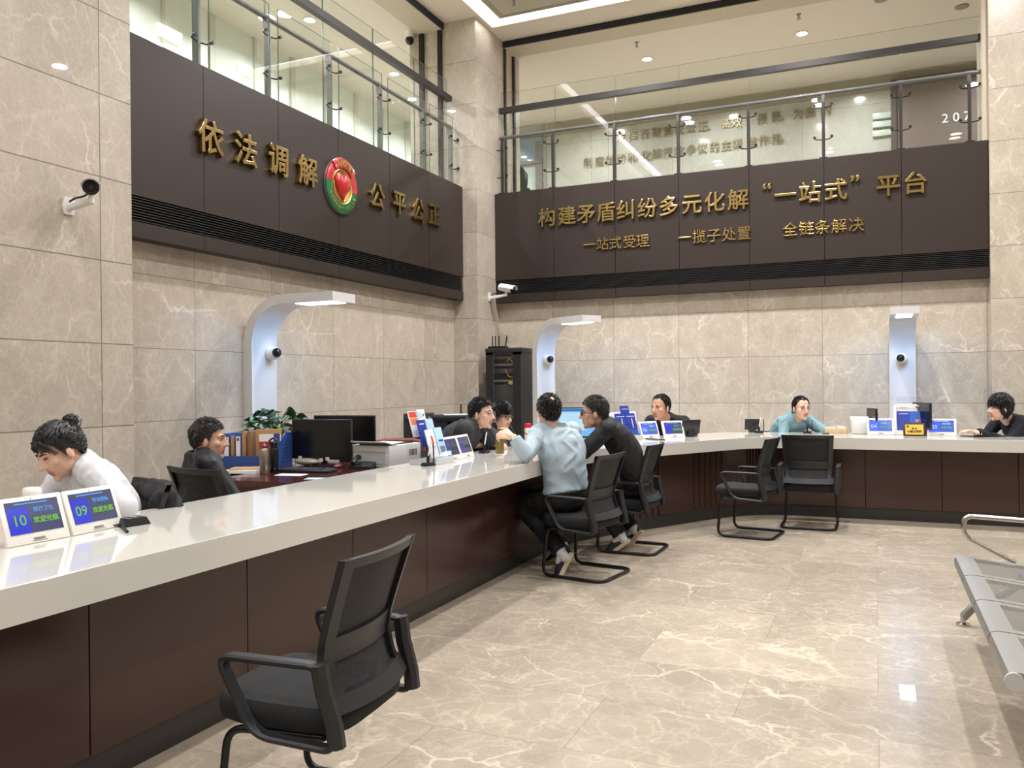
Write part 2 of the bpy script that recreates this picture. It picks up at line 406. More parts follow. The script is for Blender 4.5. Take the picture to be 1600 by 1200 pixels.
slab('trim_4', -5.9, 2.6, 15.06, 15.1, 6.2, 6.45, pm('taupe_trim', (150, 140, 122), .6), 'taupe band along the top of the upper gallery wall', 'trim')
slab('wall_gallery_left', -8.4, -8.2, 3, 15.1, 4.1, 6.55, M_upwall, 'white glazed partition of the left upper gallery', 'wall')
slab('wall_gallery_near', -8.4, -5.9, 2.8, 3, 4.1, 6.55, M_upwall, 'near end of the left upper gallery', 'wall')
b = MB()
for k in range(13): b.box((-8.185, 3.6+.85*k, 5.27), (.03, .05 if k % 2 else .1, 2.34))
struct(b.build('trim_5', pm('partition_mullion', (196, 198, 186), .4), smooth=False), 'vertical mullions of the white upper partition', 'trim')
# shutter guide rails on the corner column
M_guide = pm('shutter_guide', (40, 38, 38), .4, .5)
for k, (x0, x1, y0, y1) in enumerate(((-5.63, -5.57, 10.36, 10.4), (-5.93, -5.86, 10.36, 10.4), (-5.05, -5.02, 11.35, 11.4), (-5.05, -5.02, 11.68, 11.74))):
    slab('trim_%d' % (6+k), x0, x1, y0, y1, 4.16, 6.42, M_guide, ['right guide rail of the left gallery shutter', 'left guide rail of the left gallery shutter', 'near guide rail of the back gallery shutter', 'far guide rail of the back gallery shutter'][k], 'trim')
slab('trim_10', 1.17, 1.23, 11.0, 11.5, 4.16, 6.42, pm('cream_jamb', (190, 178, 158), .5), 'cream jamb where the back gallery meets the right pier', 'trim')

# ------------------------------------------------------------------ bronze fascias with louvres
HT, LT, LB, FB = 4.16, 2.899, 2.695, 2.575
def fascia(name, where, fn, s0, s1, seams, label):
    """fn(s, out, z) -> point; out is the distance in front of the cladding plane"""
    t = thing(name, label, 'fascia', fn((s0+s1)/2, -.08, FB))
    inv = Matrix.Translation(-t.location)
    cuts = [s0]+list(seams)+[s1]
    def bx(mb, a, b_, o0, o1, z0, z1):
        p, q = Vector(fn(a, o0, z0)), Vector(fn(b_, o1, z1))
        mb.box((p+q)/2, [abs(x) for x in (q-p)])
    for a, b_ in zip(cuts, cuts[1:]):
        m = MB(); bx(m, a+.003, b_-.003, -.05, 0, LT, HT); bx(m, a+.003, b_-.003, -.05, 0, FB, LB)
        m.build('cladding_panel', M_fascia, t, smooth=False, xf=inv)
    m = MB(); bx(m, s0, s1, -.16, -.052, FB+.001, HT-.001); m.build('backing', M_black, t, smooth=False, xf=inv)
    m = MB(); bx(m, s0, s1, -.16, -.05, HT-.002, HT+.012); m.build('top_cap', M_fascia, t, smooth=False, xf=inv)
    m = MB()
    n = 9
    for k in range(n):
        z = LB+.014+(LT-LB-.028)*k/(n-1)
        bx(m, s0, s1, -.045, -.008, z-.003, z+.003)
    m.build('louvre', M_slat, t, smooth=False, xf=inv)
    return t
fl = fascia('bronze_fascia', 'left', lambda s, o, z: Vector((-5.27+o, s, z)), 4.57, 10.395, [5.489, 6.471, 7.449, 8.482, 9.431], 'dark bronze fascia with louvre on the left gallery edge')
fb = fascia('bronze_fascia', 'back', lambda s, o, z: Vector((s, 10.99-o, z)), -5.045, 1.225, [at(u, 250, y=10.99).x for u in (864, 960, 1060, 1170, 1287, 1408)], 'dark bronze fascia with louvre on the back gallery edge')

# ------------------------------------------------------------------ raised gold lettering
def lettering(name, chars, plane, size, label, depth, fat, X, N, group='gold lettering on the fascias', mat=None, bev=.004):
    """chars: (char, u, v): each is set on the wall plane where it stands"""
    pts = [(c, at(u, v, **plane)) for c, u, v in chars]
    base = pts[len(pts)//2][1].copy()
    t = thing(name, label, 'sign', base, 0, group)
    for c, p in pts:
        p = p-base+Vector(N)*(depth/2+bev+.001)
        MB().text(c, size, basis(X, (0, 0, 1), p), depth, fat, bevel=bev).build('character', mat or M_gold, t, ang=30)
    return t
XL, NL = (0, 1, 0), (1, 0, 0)       # the left wall: text runs along +y, faces +x
XB, NB = (1, 0, 0), (0, -1, 0)
lettering('gold_lettering', [('依', 325, 220), ('法', 380, 239), ('调', 431, 255), ('解', 477, 272)], dict(x=-5.27), .31, 'four large gold characters left of the round emblem', .035, .002, XL, NL)
lettering('gold_lettering', [('公', 586, 310), ('平', 621, 321), ('公', 651, 332), ('正', 676, 339)], dict(x=-5.27), .31, 'four large gold characters right of the round emblem', .035, .002, XL, NL)
lettering('gold_lettering', [(c, u, 343+(u-855)*(289-343)/(1430-855)) for c, u in zip('构建矛盾纠纷多元化解', (856, 887, 917, 948, 979, 1012, 1046, 1082, 1117, 1154))] +
          [('“', 1199, 301), ('一', 1227, 308), ('站', 1266, 304), ('式', 1306, 300), ('”', 1336, 289), ('平', 1388, 293), ('台', 1430, 289)], dict(y=10.99), .275, 'upper large line of gold characters on the back fascia', .03, .001, XB, NB)
lettering('gold_lettering', [(c, u, 384.5+(u-922)*(353-384.5)/(1338-922)) for c, u in zip('一站式受理', (922, 942, 962, 984, 1005))], dict(y=10.99), .185, 'small gold line under the back sign, leftmost of its three groups', .018, -.0008, XB, NB, bev=.003)
lettering('gold_lettering', [(c, u, 384.5+(u-922)*(353-384.5)/(1338-922)) for c, u in zip('一揽子处置', (1070, 1093, 1116, 1139.5, 1163))], dict(y=10.99), .185, 'small gold line under the back sign, middle of its three groups', .018, -.0008, XB, NB, bev=.003)
lettering('gold_lettering', [(c, u, 384.5+(u-922)*(353-384.5)/(1338-922)) for c, u in zip('全链条解决', (1235, 1260, 1285, 1311, 1338))], dict(y=10.99), .185, 'small gold line under the back sign, rightmost of its three groups', .018, -.0008, XB, NB, bev=.003)
l1 = list(zip('发挥行政复议公正、高效、便民、为民的', (970, 989, 1007, 1026, 1044, 1062, 1080, 1099, 1113, 1133, 1151, 1170, 1190, 1213, 1229, 1248, 1267, 1292)))
l2 = list(zip('制度优势和化解行政争议的主渠道作用。', (919, 937, 953, 970, 988, 1009, 1026, 1044, 1062, 1081, 1098, 1117, 1135, 1152, 1174, 1193, 1213, 1228)))
lettering('wall_lettering', [(c, u, 213+(u-990)*(173.5-213)/302) for c, u in l1], dict(y=15.08), .19, 'upper gold line on the marble wall behind the back gallery glass', .012, -.001, XB, NB, 'gold lines on the upper wall', M_goldgrey, bev=.002)
lettering('wall_lettering', [(c, u, 255+(u-919)*(218-255)/294) for c, u in l2], dict(y=15.08), .19, 'lower gold line on the marble wall behind the back gallery glass', .012, -.001, XB, NB, 'gold lines on the upper wall', M_goldgrey, bev=.002)

# round emblem between the left characters
def emblem():
    c = at(531, 292.5, x=-5.27)
    rad = (at(531, 252, x=-5.27).z-at(531, 334, x=-5.27).z)/2
    t = thing('round_emblem', 'round red and green emblem with a red heart, on the left fascia', 'emblem', c, 0)
    B = basis(XL, (0, 0, 1), (0, 0, 0)); S = Matrix.Scale(rad, 4)
    M_r = pm('emblem_red', (172, 6, 24), .25, coat=.5); M_g = pm('emblem_green', (12, 104, 62), .25, coat=.5); M_go = pm('emblem_gold', (196, 160, 88), .3, .8)
    def sector(a0, a1, r0, r1, z0, z1, n=40):
        m = MB(); rings = []
        for i in range(n+1):
            a = R(a0+(a1-a0)*i/n); d = Vector((math.cos(a), math.sin(a), 0))
            rings.append([d*r0+Vector((0, 0, z0)), d*r1+Vector((0, 0, z0)), d*r1+Vector((0, 0, z1-.02)), d*(r1-.03)+Vector((0, 0, z1)), d*r0+Vector((0, 0, z1))])
        return m.ring_loft(rings)
    X = B @ S
    MB().lathe([(0, 0), (1.02, 0), (1.03, .03), (1.02, .06), (0, .06)], n=64).build('rim_disc', pm('emblem_rim', (150, 150, 150), .3, .7), t, xf=X)
    sector(-8, 172, .66, 1.0, .06, .13).build('red_arc', M_r, t, xf=X)
    sector(40, 128, .70, 1.08, .13, .17).build('red_banner', M_r, t, xf=X)
    sector(172, 352, .66, 1.0, .06, .12).build('green_arc', M_g, t, xf=X)
    MB().lathe([(0, .06), (.68, .06), (.68, .11), (.64, .13), (.60, .10), (0, .10)], n=48).build('gold_field', M_go, t, xf=X)
    # heart
    hp = []
    for i in range(48):
        a = 2*PI*i/48
        hp.append(Vector((.0335*16*math.sin(a)**3*.86, .0335*(13*math.cos(a)-5*math.cos(2*a)-2*math.cos(3*a)-math.cos(4*a))*1.08+.04, 0)))
    m = MB()
    m.ring_loft([[p*1.0+Vector((0, 0, .10)) for p in hp], [p*1.0+Vector((0, 0, .16)) for p in hp], [p*.9+Vector((0, 0, .20)) for p in hp], [p*.5+Vector((0, 0, .235)) for p in hp]])
    ho = m.build('heart', M_r, t, xf=X)
    m = MB()
    for k in range(5):
        m.tube([(.05+.085*k, -.05+.02*k, .235-.006*k), (.02+.075*k, -.25+.05*k, .22-.006*k), (-.02+.05*k, -.45+.08*k, .18)], .014, 6)
    m.build('finger_groove', pm('emblem_dark_red', (140, 6, 24), .3), ho)
    m = MB()
    for sgn in (-1, 1):
        for k in range(13):
            a = R(-88+sgn*(6+k*8.0)); d = Vector((math.cos(a), math.sin(a), 0)); tdir = a+sgn*PI/2
            for q in (-.5, .5):
                m.sph(d*.545+Vector((0, 0, .12)), (.06, .02, .02), rot=(0, 0, tdir+q), u=8, v=6)
    m.build('wheat_ear', M_go, t, xf=X)
    def arc_text(body, a0, a1, r, size, flip, z, mm):
        m = MB()
        for i, ch in enumerate(body):
            a = R(a0+(a1-a0)*i/(len(body)-1)); p = Vector((math.cos(a)*r, math.sin(a)*r, z))
            up = p.copy(); up.z = 0; up.normalize()
            if flip: up = -up
            xx = up.cross(Vector((0, 0, 1)))
            m.text(ch, size, basis(xx, up, p), .02, .008)
        m.build('arc_lettering', mm, t, xf=X, smooth=False)
    arc_text('人民调解', 112, 58, .86, .25, False, .18, M_go)
    arc_text('RENMINTIAOJIE', 205, 335, .83, .16, True, .13, M_go)
    return t
emblem()

# ------------------------------------------------------------------ gallery glass
M_gedge = pm('glass_edge_green', (96, 122, 110), .2)
def glass_pane(m, t, inv):
    o = m.build('glass_pane', [M_glass, M_gedge], t, smooth=False, xf=inv)
    a = max(p.area for p in o.data.polygons)
    for p in o.data.polygons: p.material_index = 0 if p.area > a*.5 else 1
    return o
def balustrade(name, fn, s0, s1, posts, label, rail_end):
    """low balustrade: flat posts, rail, panes held by clips.  fn(s, depth, z)"""
    o = Vector(fn((s0+s1)/2, 0, 4.17))
    t = thing(name, label, 'balustrade', o); inv = Matrix.Translation(-o)
    along = (Vector(fn(1, 0, 0))-Vector(fn(0, 0, 0))); back = (Vector(fn(0, 1, 0))-Vector(fn(0, 0, 0)))
    def bx(m, a, b_, d0, d1, z0, z1):
        p, q = Vector(fn(a, d0, z0)), Vector(fn(b_, d1, z1)); m.box((p+q)/2, [abs(x) for x in (q-p)])
    for p in posts:
        m = MB(); bx(m, p-.018, p+.018, .05, .10, 4.18, 4.88)
        m.prism([(.05, 4.87), (.10, 4.87), (.115, 4.93), (.12, 4.98), (.07, 4.99), (.055, 4.93)], (back, (0, 0, 1), along), .036, Vector(fn(p-.018, 0, 0)))
        po = m.build('post', M_railb if 'back' in label else M_railg, t, xf=inv)
        bm_ = MB(); bx(bm_, p-.05, p+.05, .03, .12, 4.173, 4.19); bm_.build('base_plate', M_black, po)
        for z in (4.42, 4.82):
            m = MB()
            m.tube([fn(p-.10, .01, z+.01), fn(p-.09, .05, z), fn(p, .06, z-.01), fn(p+.09, .05, z), fn(p+.10, .01, z+.01)], .007, 6)
            for sg in (-1, 1): m.cyl(fn(p+sg*.10, -.012, z+.01), fn(p+sg*.10, .014, z+.01), .017, n=10)
            m.build('glass_clip', M_black, t, xf=inv)
    m = MB(); m.cyl(fn(s0, .09, 5.0), fn(rail_end, .09, 5.0), .026, n=12)
    for p in posts: m.cyl(fn(p-.035, .09, 5.0), fn(p+.035, .09, 5.0), .030, n=12)
    m.build('handrail', M_railg, t, xf=inv)
    ends = [s0]+list(posts)+[s1]
    for a, b_ in zip(ends, ends[1:]):
        if b_-a < .25: continue
        m = MB(); bx(m, a+(.065 if a != s0 else 0), b_-(.065 if b_ != s1 else 0), -.006, .006, 4.176, 5.09)
        glass_pane(m, t, inv)
    return t
def screen(name, fn, cuts, label):
    o = Vector(fn((cuts[0]+cuts[-1])/2, 0, 4.17))
    t = thing(name, label, 'glass screen', o); inv = Matrix.Translation(-o)
    def bx(m, a, b_, d0, d1, z0, z1):
        p, q = Vector(fn(a, d0, z0)), Vector(fn(b_, d1, z1)); m.box((p+q)/2, [abs(x) for x in (q-p)])
    for a, b_ in zip(cuts, cuts[1:]):
        m = MB(); bx(m, a+.004, b_-.004, -.006, .006, 4.176, 5.68); glass_pane(m, t, inv)
    m = MB(); bx(m, cuts[0], cuts[-1], -.085, -.008, 5.37, 5.445); m.build('handrail', M_railb, t, smooth=False, xf=inv)
    return t
fL = lambda s, d, z: Vector((-5.33-d, s, z)); fBk = lambda s, d, z: Vector((s, 11.03+d, z))
balustrade('glass_balustrade', fL, 4.62, 10.36, [5.56, 6.485, 7.49, 8.49, 9.505, 10.29], 'low glass balustrade with grey rail on the left gallery', 10.37)
balustrade('glass_balustrade', fBk, -5.02, 1.17, [-4.97]+[at(u, 250, y=11.1).x for u in (864, 960, 1060, 1170, 1287, 1408)]+[1.05], 'low glass balustrade with dark posts on the back gallery', 1.2)
screen('tall_glass_screen', lambda s, d, z: Vector((-5.49-d, s, z)), [4.62, 5.6, 6.55]+[at(u, 150, x=-5.49).y for u in (505, 583, 647)]+[10.36], 'tall glass screen with dark square rail on the left gallery')
screen('tall_glass_screen', lambda s, d, z: Vector((s, 11.19+d, z)), [-5.02]+[at(u, 150, y=11.19).x for u in (867, 962, 1061, 1171, 1286, 1408)]+[1.17], 'tall glass screen with dark square rail on the back gallery')

# ------------------------------------------------------------------ upper gallery fittings
def on_back(u0, u1, v0, v1, y, th, name, m, parent=None, xf=None):
    p = at((u0+u1)/2, v0, y=y); q = at((u0+u1)/2, v1, y=y); x0 = at(u0, (v0+v1)/2, y=y).x; x1 = at(u1, (v0+v1)/2, y=y).x
    return MB().box(((x0+x1)/2, y, (p.z+q.z)/2), (abs(x1-x0), th, abs(p.z-q.z))).build(name, m, parent, smooth=False, xf=xf)
def upper_door():
    x0, x1 = at(809, 230, y=15.05).x, at(850, 230, y=15.05).x
    o = MB().box(((x0+x1)/2, 15.06, 5.17), (x1-x0, .08, 2.14)).build('door_1', pm('pale_green_glass', (176, 190, 184), .12), smooth=False)
    struct(o, 'pale glass door at the left end of the back gallery', 'door')
    z0 = at(830, 197, y=15.0).z
    MB().box(((x0+x1)/2, 15.0, 5.98), (x1-x0, .05, .50)).build('transom', pm('blue_grey_glass', (128, 140, 158), .2), o, smooth=False)
    for z in (6.21, 5.70): MB().box(((x0+x1)/2, 14.98, z), (x1-x0, .07, .07)).build('transom_bar', pm('taupe_frame', (112, 102, 98), .5), o, smooth=False)
    MB().box((x1-.08, 14.99, 5.1), (.14, .06, 2.0)).build('jamb', pm('taupe_frame', (112, 102, 98), .5), o, smooth=False)
upper_door()
def room_door():
    x0, x1 = at(1392, 200, y=15.04).x, at(1534, 200, y=15.04).x
    o = MB().box(((x0+x1)/2, 15.06, 5.2), (x1-x0, .06, 2.2)).build('door_2', pm('taupe_gloss_panel', (124, 112, 108), .15), smooth=False)
    struct(o, 'glossy taupe room front with the number 207', 'door')
    MB().box(((x0+x1)/2, 15.01, 6.27), (x1-x0, .06, .1)).build('frame', pm('dark_taupe_frame', (84, 76, 72), .4), o, smooth=False)
    MB().box((x0+.04, 15.01, 5.2), (.08, .06, 2.2)).build('frame', pm('dark_taupe_frame', (84, 76, 72), .4), o, smooth=False)
    p = at(1494, 183, y=15.0)
    MB().text('2 0 7', .2, basis(XB, (0, 0, 1), (p.x, 15.02, p.z)), .006, .002).build('room_number', pm('white_letter', (235, 232, 228), .5), o, smooth=False)
room_door()
for k, (v, lab) in enumerate(((181, 'uppermost'), (194, 'middle one'), (208, 'lowest'))):
    p = at(1379, v, y=15.08)
    t = thing('notice_plate', 'small glass notice plate beside room 207, %s of three' % lab, 'sign', p, 0, 'notice plates beside room 207')
    MB().box((0, 0, 0), (.30, .02, .11), bev=.004).build('plate', pm('plate_glass', (196, 206, 196), .2), t)
    MB().box((0, -.014, -.05), (.30, .01, .012)).build('edge_strip', pm('plate_edge', (120, 128, 118), .3), t)
# lit strips low on the white partition of the left gallery
for k, (u0, u1, v, lab) in enumerate(((247, 284, 54, 'left lit strip window low on the white upper partition'), (373, 393, 109, 'right lit strip window low on the white upper partition'))):
    p, q = at(u0, v, x=-8.17), at(u1, v, x=-8.17)
    tag(MB().box((-8.17, (p.y+q.y)/2, 4.0+(p.z+q.z)/2-4.0), (.02, abs(q.y-p.y), .16)).build('lit_strip', emis('lit_strip_light', (255, 246, 206), 1.3), smooth=False), lab, 'light', 'lit strips on the upper partition')

# ------------------------------------------------------------------ ceiling fittings
M_lens = emis('downlight_lens', (255, 244, 228), 16)
M_trimw = pm('white_trim', (232, 228, 220), .4)
def downlight(loc, r, power, label, group, spread=150):
    t = thing('downlight', label, 'light', loc, 0, group)
    MB().lathe([(r*1.0, 0), (r*1.25, -.004), (r*1.25, -.012), (r*1.0, -.008)], n=20, loop=True).build('trim_ring', M_trimw, t)
    MB().lathe([(0, -.004), (r, -.004), (r, -.002), (0, -.002)], n=20).build('lens', M_lens, t)
    area('lamp', (0, 0, -.02), r*2, 0, power, LAMPCOL, parent=t, disk=True, spread=spread)
    return t
k = 0
for xx in (-3.3, -.9, 1.6, 4.2):
    for yy in (-4.5, -1.0, 2.5, 6.0, 9.2):
        downlight((xx, yy, ZC), .11, {-4.5: 24, -1.0: 26, 2.5: 30, 6.0: 46, 9.2: 76}[yy]*(.55 if xx > 0 and yy > 5 else 1), 'round downlight in the high ceiling panel', 'downlights of the high ceiling')
for (u, v, lab) in ((1011, 92, 'bright downlight over the back gallery, left of two'), (1253, 52, 'bright downlight over the back gallery, right of two')):
    downlight(at(u, v, z=6.45), .07, 22, lab, 'downlights of the back gallery')
for xx in (-4.6, -2.4, -.2, 1.8): downlight((xx, 14.1, 6.45), .07, 21, 'small downlight near the back gallery wall', 'downlights near the gallery wall')
for yy in (5.0, 7.2, 9.4, 11.6, 13.6): downlight((-7.1, yy, 6.45), .07, 40, 'small downlight over the left gallery', 'downlights of the left gallery')
def sprinkler(p, lab):
    t = thing('sprinkler', lab, 'sprinkler', p, 0, 'ceiling sprinklers')
    MB().lathe([(0, 0), (.035, 0), (.03, -.012), (.012, -.016), (.012, -.05), (0, -.05)], n=14).build('body', pm('brass_grey', (150, 146, 140), .3, .8), t)
    m = MB(); m.lathe([(0, -.075), (.028, -.075), (.028, -.07), (0, -.068)], n=12)
    for s in (-1, 1): m.tube([(s*.012, 0, -.045), (s*.018, 0, -.06), (0, 0, -.07)], .004, 6)
    m.build('deflector', pm('brass_grey', (150, 146, 140), .3, .8), t)
sprinkler(at(995, 66, z=6.45), 'sprinkler head above the back gallery, left one')
sprinkler(at(1248, 22, z=6.45), 'sprinkler head above the back gallery, right one')
sprinkler(at(803, 0, z=ZC), 'sprinkler head in the high beige ceiling panel')
for (u, v, lab) in ((1377, -1, 'round grey speaker disc in gallery ceiling, left one'), (1503, 10, 'round grey speaker disc in gallery ceiling, right one')):
    p = at(u, v, z=6.45)
    t = tag(MB().lathe([(0, 0), (.09, 0), (.085, -.012), (0, -.014)], n=20).build('ceiling_speaker', pm('grey_disc', (132, 124, 114), .6)), lab, 'speaker', 'discs in the gallery ceiling')
    t.location = p
# dome camera under the left gallery ceiling
p = at(640, 64, y=10.3)
t = thing('dome_camera', 'black dome camera under the left gallery ceiling', 'camera', (p.x, p.y, 6.45))
MB().lathe([(0, 0), (.055, 0), (.055, -.08), (.05, -.1), (0, -.1)], n=18).build('housing', M_trimw, t)
MB().sph((0, 0, -.13), (.06, .06, .07)).build('dome', pm('black_gloss', (14, 14, 16), .08), t)

# ------------------------------------------------------------------ counter
ZT, ZB = .8326, .719
def arc_poly(pts, fil, n=10): return fillet([Vector((p[0], p[1], 0)) for p in pts], fil, n)
FRONT = arc_poly([(-2.268, -1.6), (-2.268, 6.79), (-1.074, 8.83), (3.4, 8.83)], [0, .6, .42, 0])
def offset(poly, d):
    out = []
    for i, p in enumerate(poly):
        a = poly[i]-poly[i-1] if i else poly[1]-poly[0]
        b_ = poly[i+1]-poly[i] if i < len(poly)-1 else a
        n1 = Vector((-a.y, a.x, 0)).normalized(); n2 = Vector((-b_.y, b_.x, 0)).normalized()
        nn = (n1+n2).normalized(); out.append(p+nn*(d/max(.5, nn.dot(n1))))
    return out
def ribbon(m, a, b_, z0, z1):
    rings = [[Vector((p.x, p.y, z0)), Vector((q.x, q.y, z0)), Vector((q.x, q.y, z1)), Vector((p.x, p.y, z1))] for p, q in zip(a, b_)]
    return m.ring_loft(rings)
M_top = pm('white_quartz', (207, 204, 196), .07, var=.012, vscale=3, coat=.3)
M_panel = pm('dark_wood_laminate', (60, 38, 33), .22, var=.05, vscale=1.5, spec=.5)
M_kick = pm('black_granite', (40, 38, 36), .3, var=.25, vscale=120)
m = MB()
bv = .002
rings = []
for p, q in zip(FRONT, offset(FRONT, .83)):
    d = (q-p).normalized()*bv
    rings.append([p+Vector((0, 0, ZB)), q+Vector((0, 0, ZB)), q+Vector((0, 0, ZT)), p+d+Vector((0, 0, ZT)), p+Vector((0, 0, ZT-bv))])
m.ring_loft(rings)
tag(m.build('worktop', M_top, ang=25), 'long glossy white stone worktop of the curved service counter', 'worktop')

base = thing('service_counter', 'dark brown panelled base of the long curved service counter', 'counter', (-2.5, 5, 0))
inv = Matrix.Translation((2.5, -5, 0))
PAN0, PAN1 = offset(FRONT, .235), offset(FRONT, .26)
# arc lengths along the panel line, cut where the joints stand
def cum(poly):
    L_ = [0]
    for a, b_ in zip(poly, poly[1:]): L_.append(L_[-1]+(b_-a).length)
    return L_
def sub(poly, s0, s1):
    L_ = cum(poly); out = []
    def pt(s):
        for i in range(len(L_)-1):
            if L_[i+1] >= s: return poly[i].lerp(poly[i+1], (s-L_[i])/max(1e-9, L_[i+1]-L_[i]))
        return poly[-1].copy()
    return [pt(s0)]+[poly[i].copy() for i in range(len(poly)) if s0+1e-4 < L_[i] < s1-1e-4]+[pt(s1)]
LP = cum(PAN0)
def s_at(pt):
    best = None
    for i in range(len(PAN0)-1):
        a, b_ = PAN0[i], PAN0[i+1]; t_ = max(0, min(1, (pt-a).dot(b_-a)/(b_-a).length_squared))
        d = (pt-a.lerp(b_, t_)).length
        if best is None or d < best[0]: best = (d, LP[i]+t_*(b_-a).length)
    return best[1]
xs = PAN0[0].x
joints = [s_at(Vector((xs, at(u, v, x=xs).y, 0))) for u, v in ((140, 1060), (387, 990), (552, 900), (667, 860), (757, 820))]
flutes = [(980, 860, 1030), (1084, 760, 1128), (1167, 740, 1192)]      # grooved bays on the slanting run (u0, v, u1)
def s_pix(u, v, z):                       # where the sight line meets the panel line, at height z
    p = at(u, v, z=z); p.z = 0
    best = None
    r = at(u, v, d=1)-Vector((0, 0, HC)); r.z = 0
    for i in range(len(PAN0)-1):
        a, b_ = PAN0[i], PAN0[i+1]; e = b_-a
        den = r.x*e.y-r.y*e.x
        if abs(den) < 1e-9: continue
        t_ = (a.x*e.y-a.y*e.x)/den; k = (a.x*r.y-a.y*r.x)/den
        if -.001 <= k <= 1.001 and t_ > 0 and (best is None or t_ < best[0]): best = (t_, LP[i]+k*e.length)
    return best[1]
fl_s = [(s_pix(a, v, .4), s_pix(b_, v, .4)) for a, v, b_ in flutes]
right = [s_pix(1352, 750, .4), s_pix(1472, 750, .4), s_pix(1592, 750, .4)]
marks = [0]+joints+[x for f in fl_s for x in f]+right+[LP[-1]]
marks = sorted(marks)
for a, b_ in zip(marks, marks[1:]):
    if b_-a < .02: continue
    fluted = any(abs(a-f[0]) < 1e-3 for f in fl_s)
    m = MB()
    if fluted:
        n = 5
        for k in range(n):
            s0 = a+(b_-a)*k/n; s1 = a+(b_-a)*(k+1)/n
            ribbon(m, sub(offset(PAN0, -.0), s0+.011, s1-.011), sub(PAN1, s0*LP[-1]/LP[-1]+.011, s1-.011), .12, ZB-.002)
        # recessed back of the grooves
        ribbon(m, sub(offset(PAN0, .013), a, b_), sub(offset(PAN0, .022), a, b_), .12, ZB-.002)
        m.build('fluted_panel', M_panel, base, smooth=False, xf=inv)
    else:
        A = sub(PAN0, a+.003, b_-.003)
        ribbon(m, A, offset(A, .02), .12, ZB-.002)
        m.build('front_panel', M_panel, base, ang=20, xf=inv)
m = MB(); ribbon(m, offset(FRONT, .262), offset(FRONT, .285), .0, ZB-.003); m.build('carcass', pm('black_board', (24, 20, 19), .7), base, ang=20, xf=inv)
m = MB(); ribbon(m, offset(FRONT, .247), offset(FRONT, .261), 0, .118); m.build('kickboard', M_kick, base, ang=20, xf=inv)
m = MB(); ribbon(m, offset(FRONT, .74), offset(FRONT, .765), .0, ZB-.003); m.build('back_panel', pm('black_board', (24, 20, 19), .7), base, ang=20, xf=inv)

# ------------------------------------------------------------------ lamp arches
M_arch = pm('white_lacquer', (210, 209, 208), .3, var=.01)
M_cool = emis('cool_light', (214, 232, 255), 6)
def arch(loc, rz, label, H_=2.24, reach=.98, w_=.30):
    """a tall white column that bends forward at the top; local +Y is the way it reaches"""
    t = thing('lamp_arch', label, 'lamp', loc, rz, 'white lamp arches along the walls')
    th = .105
    rc = .46
    outer = [(0, 0), (0, H_-rc)]+[(rc-rc*math.cos(R(a)), H_-rc+rc*math.sin(R(a))) for a in range(9, 82, 9)]+[(rc, H_), (reach, H_+.0)]
    tp = .082
    inner = [(th, 0), (th, H_-rc)]+[(rc-(rc-th)*math.cos(R(a)), H_-rc+(rc-tp)*math.sin(R(a))) for a in range(9, 82, 9)]+[(rc, H_-tp), (reach, H_-tp)]
    m = MB(); rings = []
    for a, b_ in zip(outer, inner):
        rings.append([Vector((-w_/2, a[0], a[1])), Vector((w_/2, a[0], a[1])), Vector((w_/2, b_[0], b_[1])), Vector((-w_/2, b_[0], b_[1]))])
    m.ring_loft(rings); m.build('column', M_arch, t, ang=30)
    MB().box((0, .122, .02), (w_+.06, .24, .04), bev=.008).build('foot_plate', M_arch, t)
    zz = H_-tp
    MB().box((0, (rc+reach)/2+.02, zz-.002), (w_*.56, (reach-rc)*.74, .006)).build('light_panel', M_cool, t, smooth=False)
    area('lamp', (0, (rc+reach)/2+.02, zz-.007), w_*.54, (reach-rc)*.7, 5.2, (.14, .44, 1), parent=t, spread=170)
    return t
def dome(t_loc, rz, label):
    """ball camera on the front of an arch; local +Y is forward"""
    t = thing('dome_camera', label, 'camera', t_loc, rz, 'ball cameras on the lamp arches')
    rx = Euler((-PI/2, 0, 0))
    MB().lathe([(0, 0), (.062, 0), (.066, .012), (.066, .03), (.058, .05), (0, .05)], rot=rx, n=24).build('base', M_trimw, t)
    MB().sph((0, .06, 0), .062).build('collar', M_trimw, t)
    MB().sph((.014, .098, .004), .047).build('ball', pm('black_gloss', (14, 14, 16), .08), t)
    MB().lathe([(0, 0), (.016, 0), (.016, .006), (0, .008)], c=(.02, .142, .002), rot=rx, n=14).build('lens', pm('dark_lens', (40, 44, 52), .05), t)
a1 = arch((-5.428, 6.30, 0), -PI/2, 'white lamp arch on the left wall, behind the leafy plant', reach=1.02, w_=.35)
dome((-5.325, at(424, 552, x=-5.30).y, at(424, 552, x=-5.28).z), -PI/2, 'ball camera on the left lamp arch, above the leafy plant')
d2 = Vector((.85, -.53, 0)).normalized(); b2 = Vector((-4.11, 10.40, 0))
a2 = arch(tuple(b2), math.atan2(-d2.x, d2.y), 'white lamp arch beside the black rack cabinet in the corner', reach=1.06, w_=.30)
p = at(867, 562, d=11.05); dm = b2+d2*.107+Vector((-d2.y, d2.x, 0))*(.01)
dome((dm.x, dm.y, p.z), math.atan2(-d2.x, d2.y), 'ball camera on the lamp arch beside the rack cabinet')
a3 = arch((.31, 11.118, 0), PI, 'white lamp arch on the back wall, behind the 04 and 03 tablets', H_=2.2, reach=1.12, w_=.29)
dome((at(1409, 560, y=10.97).x, 11.015, at(1409, 560, y=10.95).z), PI, 'ball camera on the lamp arch behind the 04 tablet')

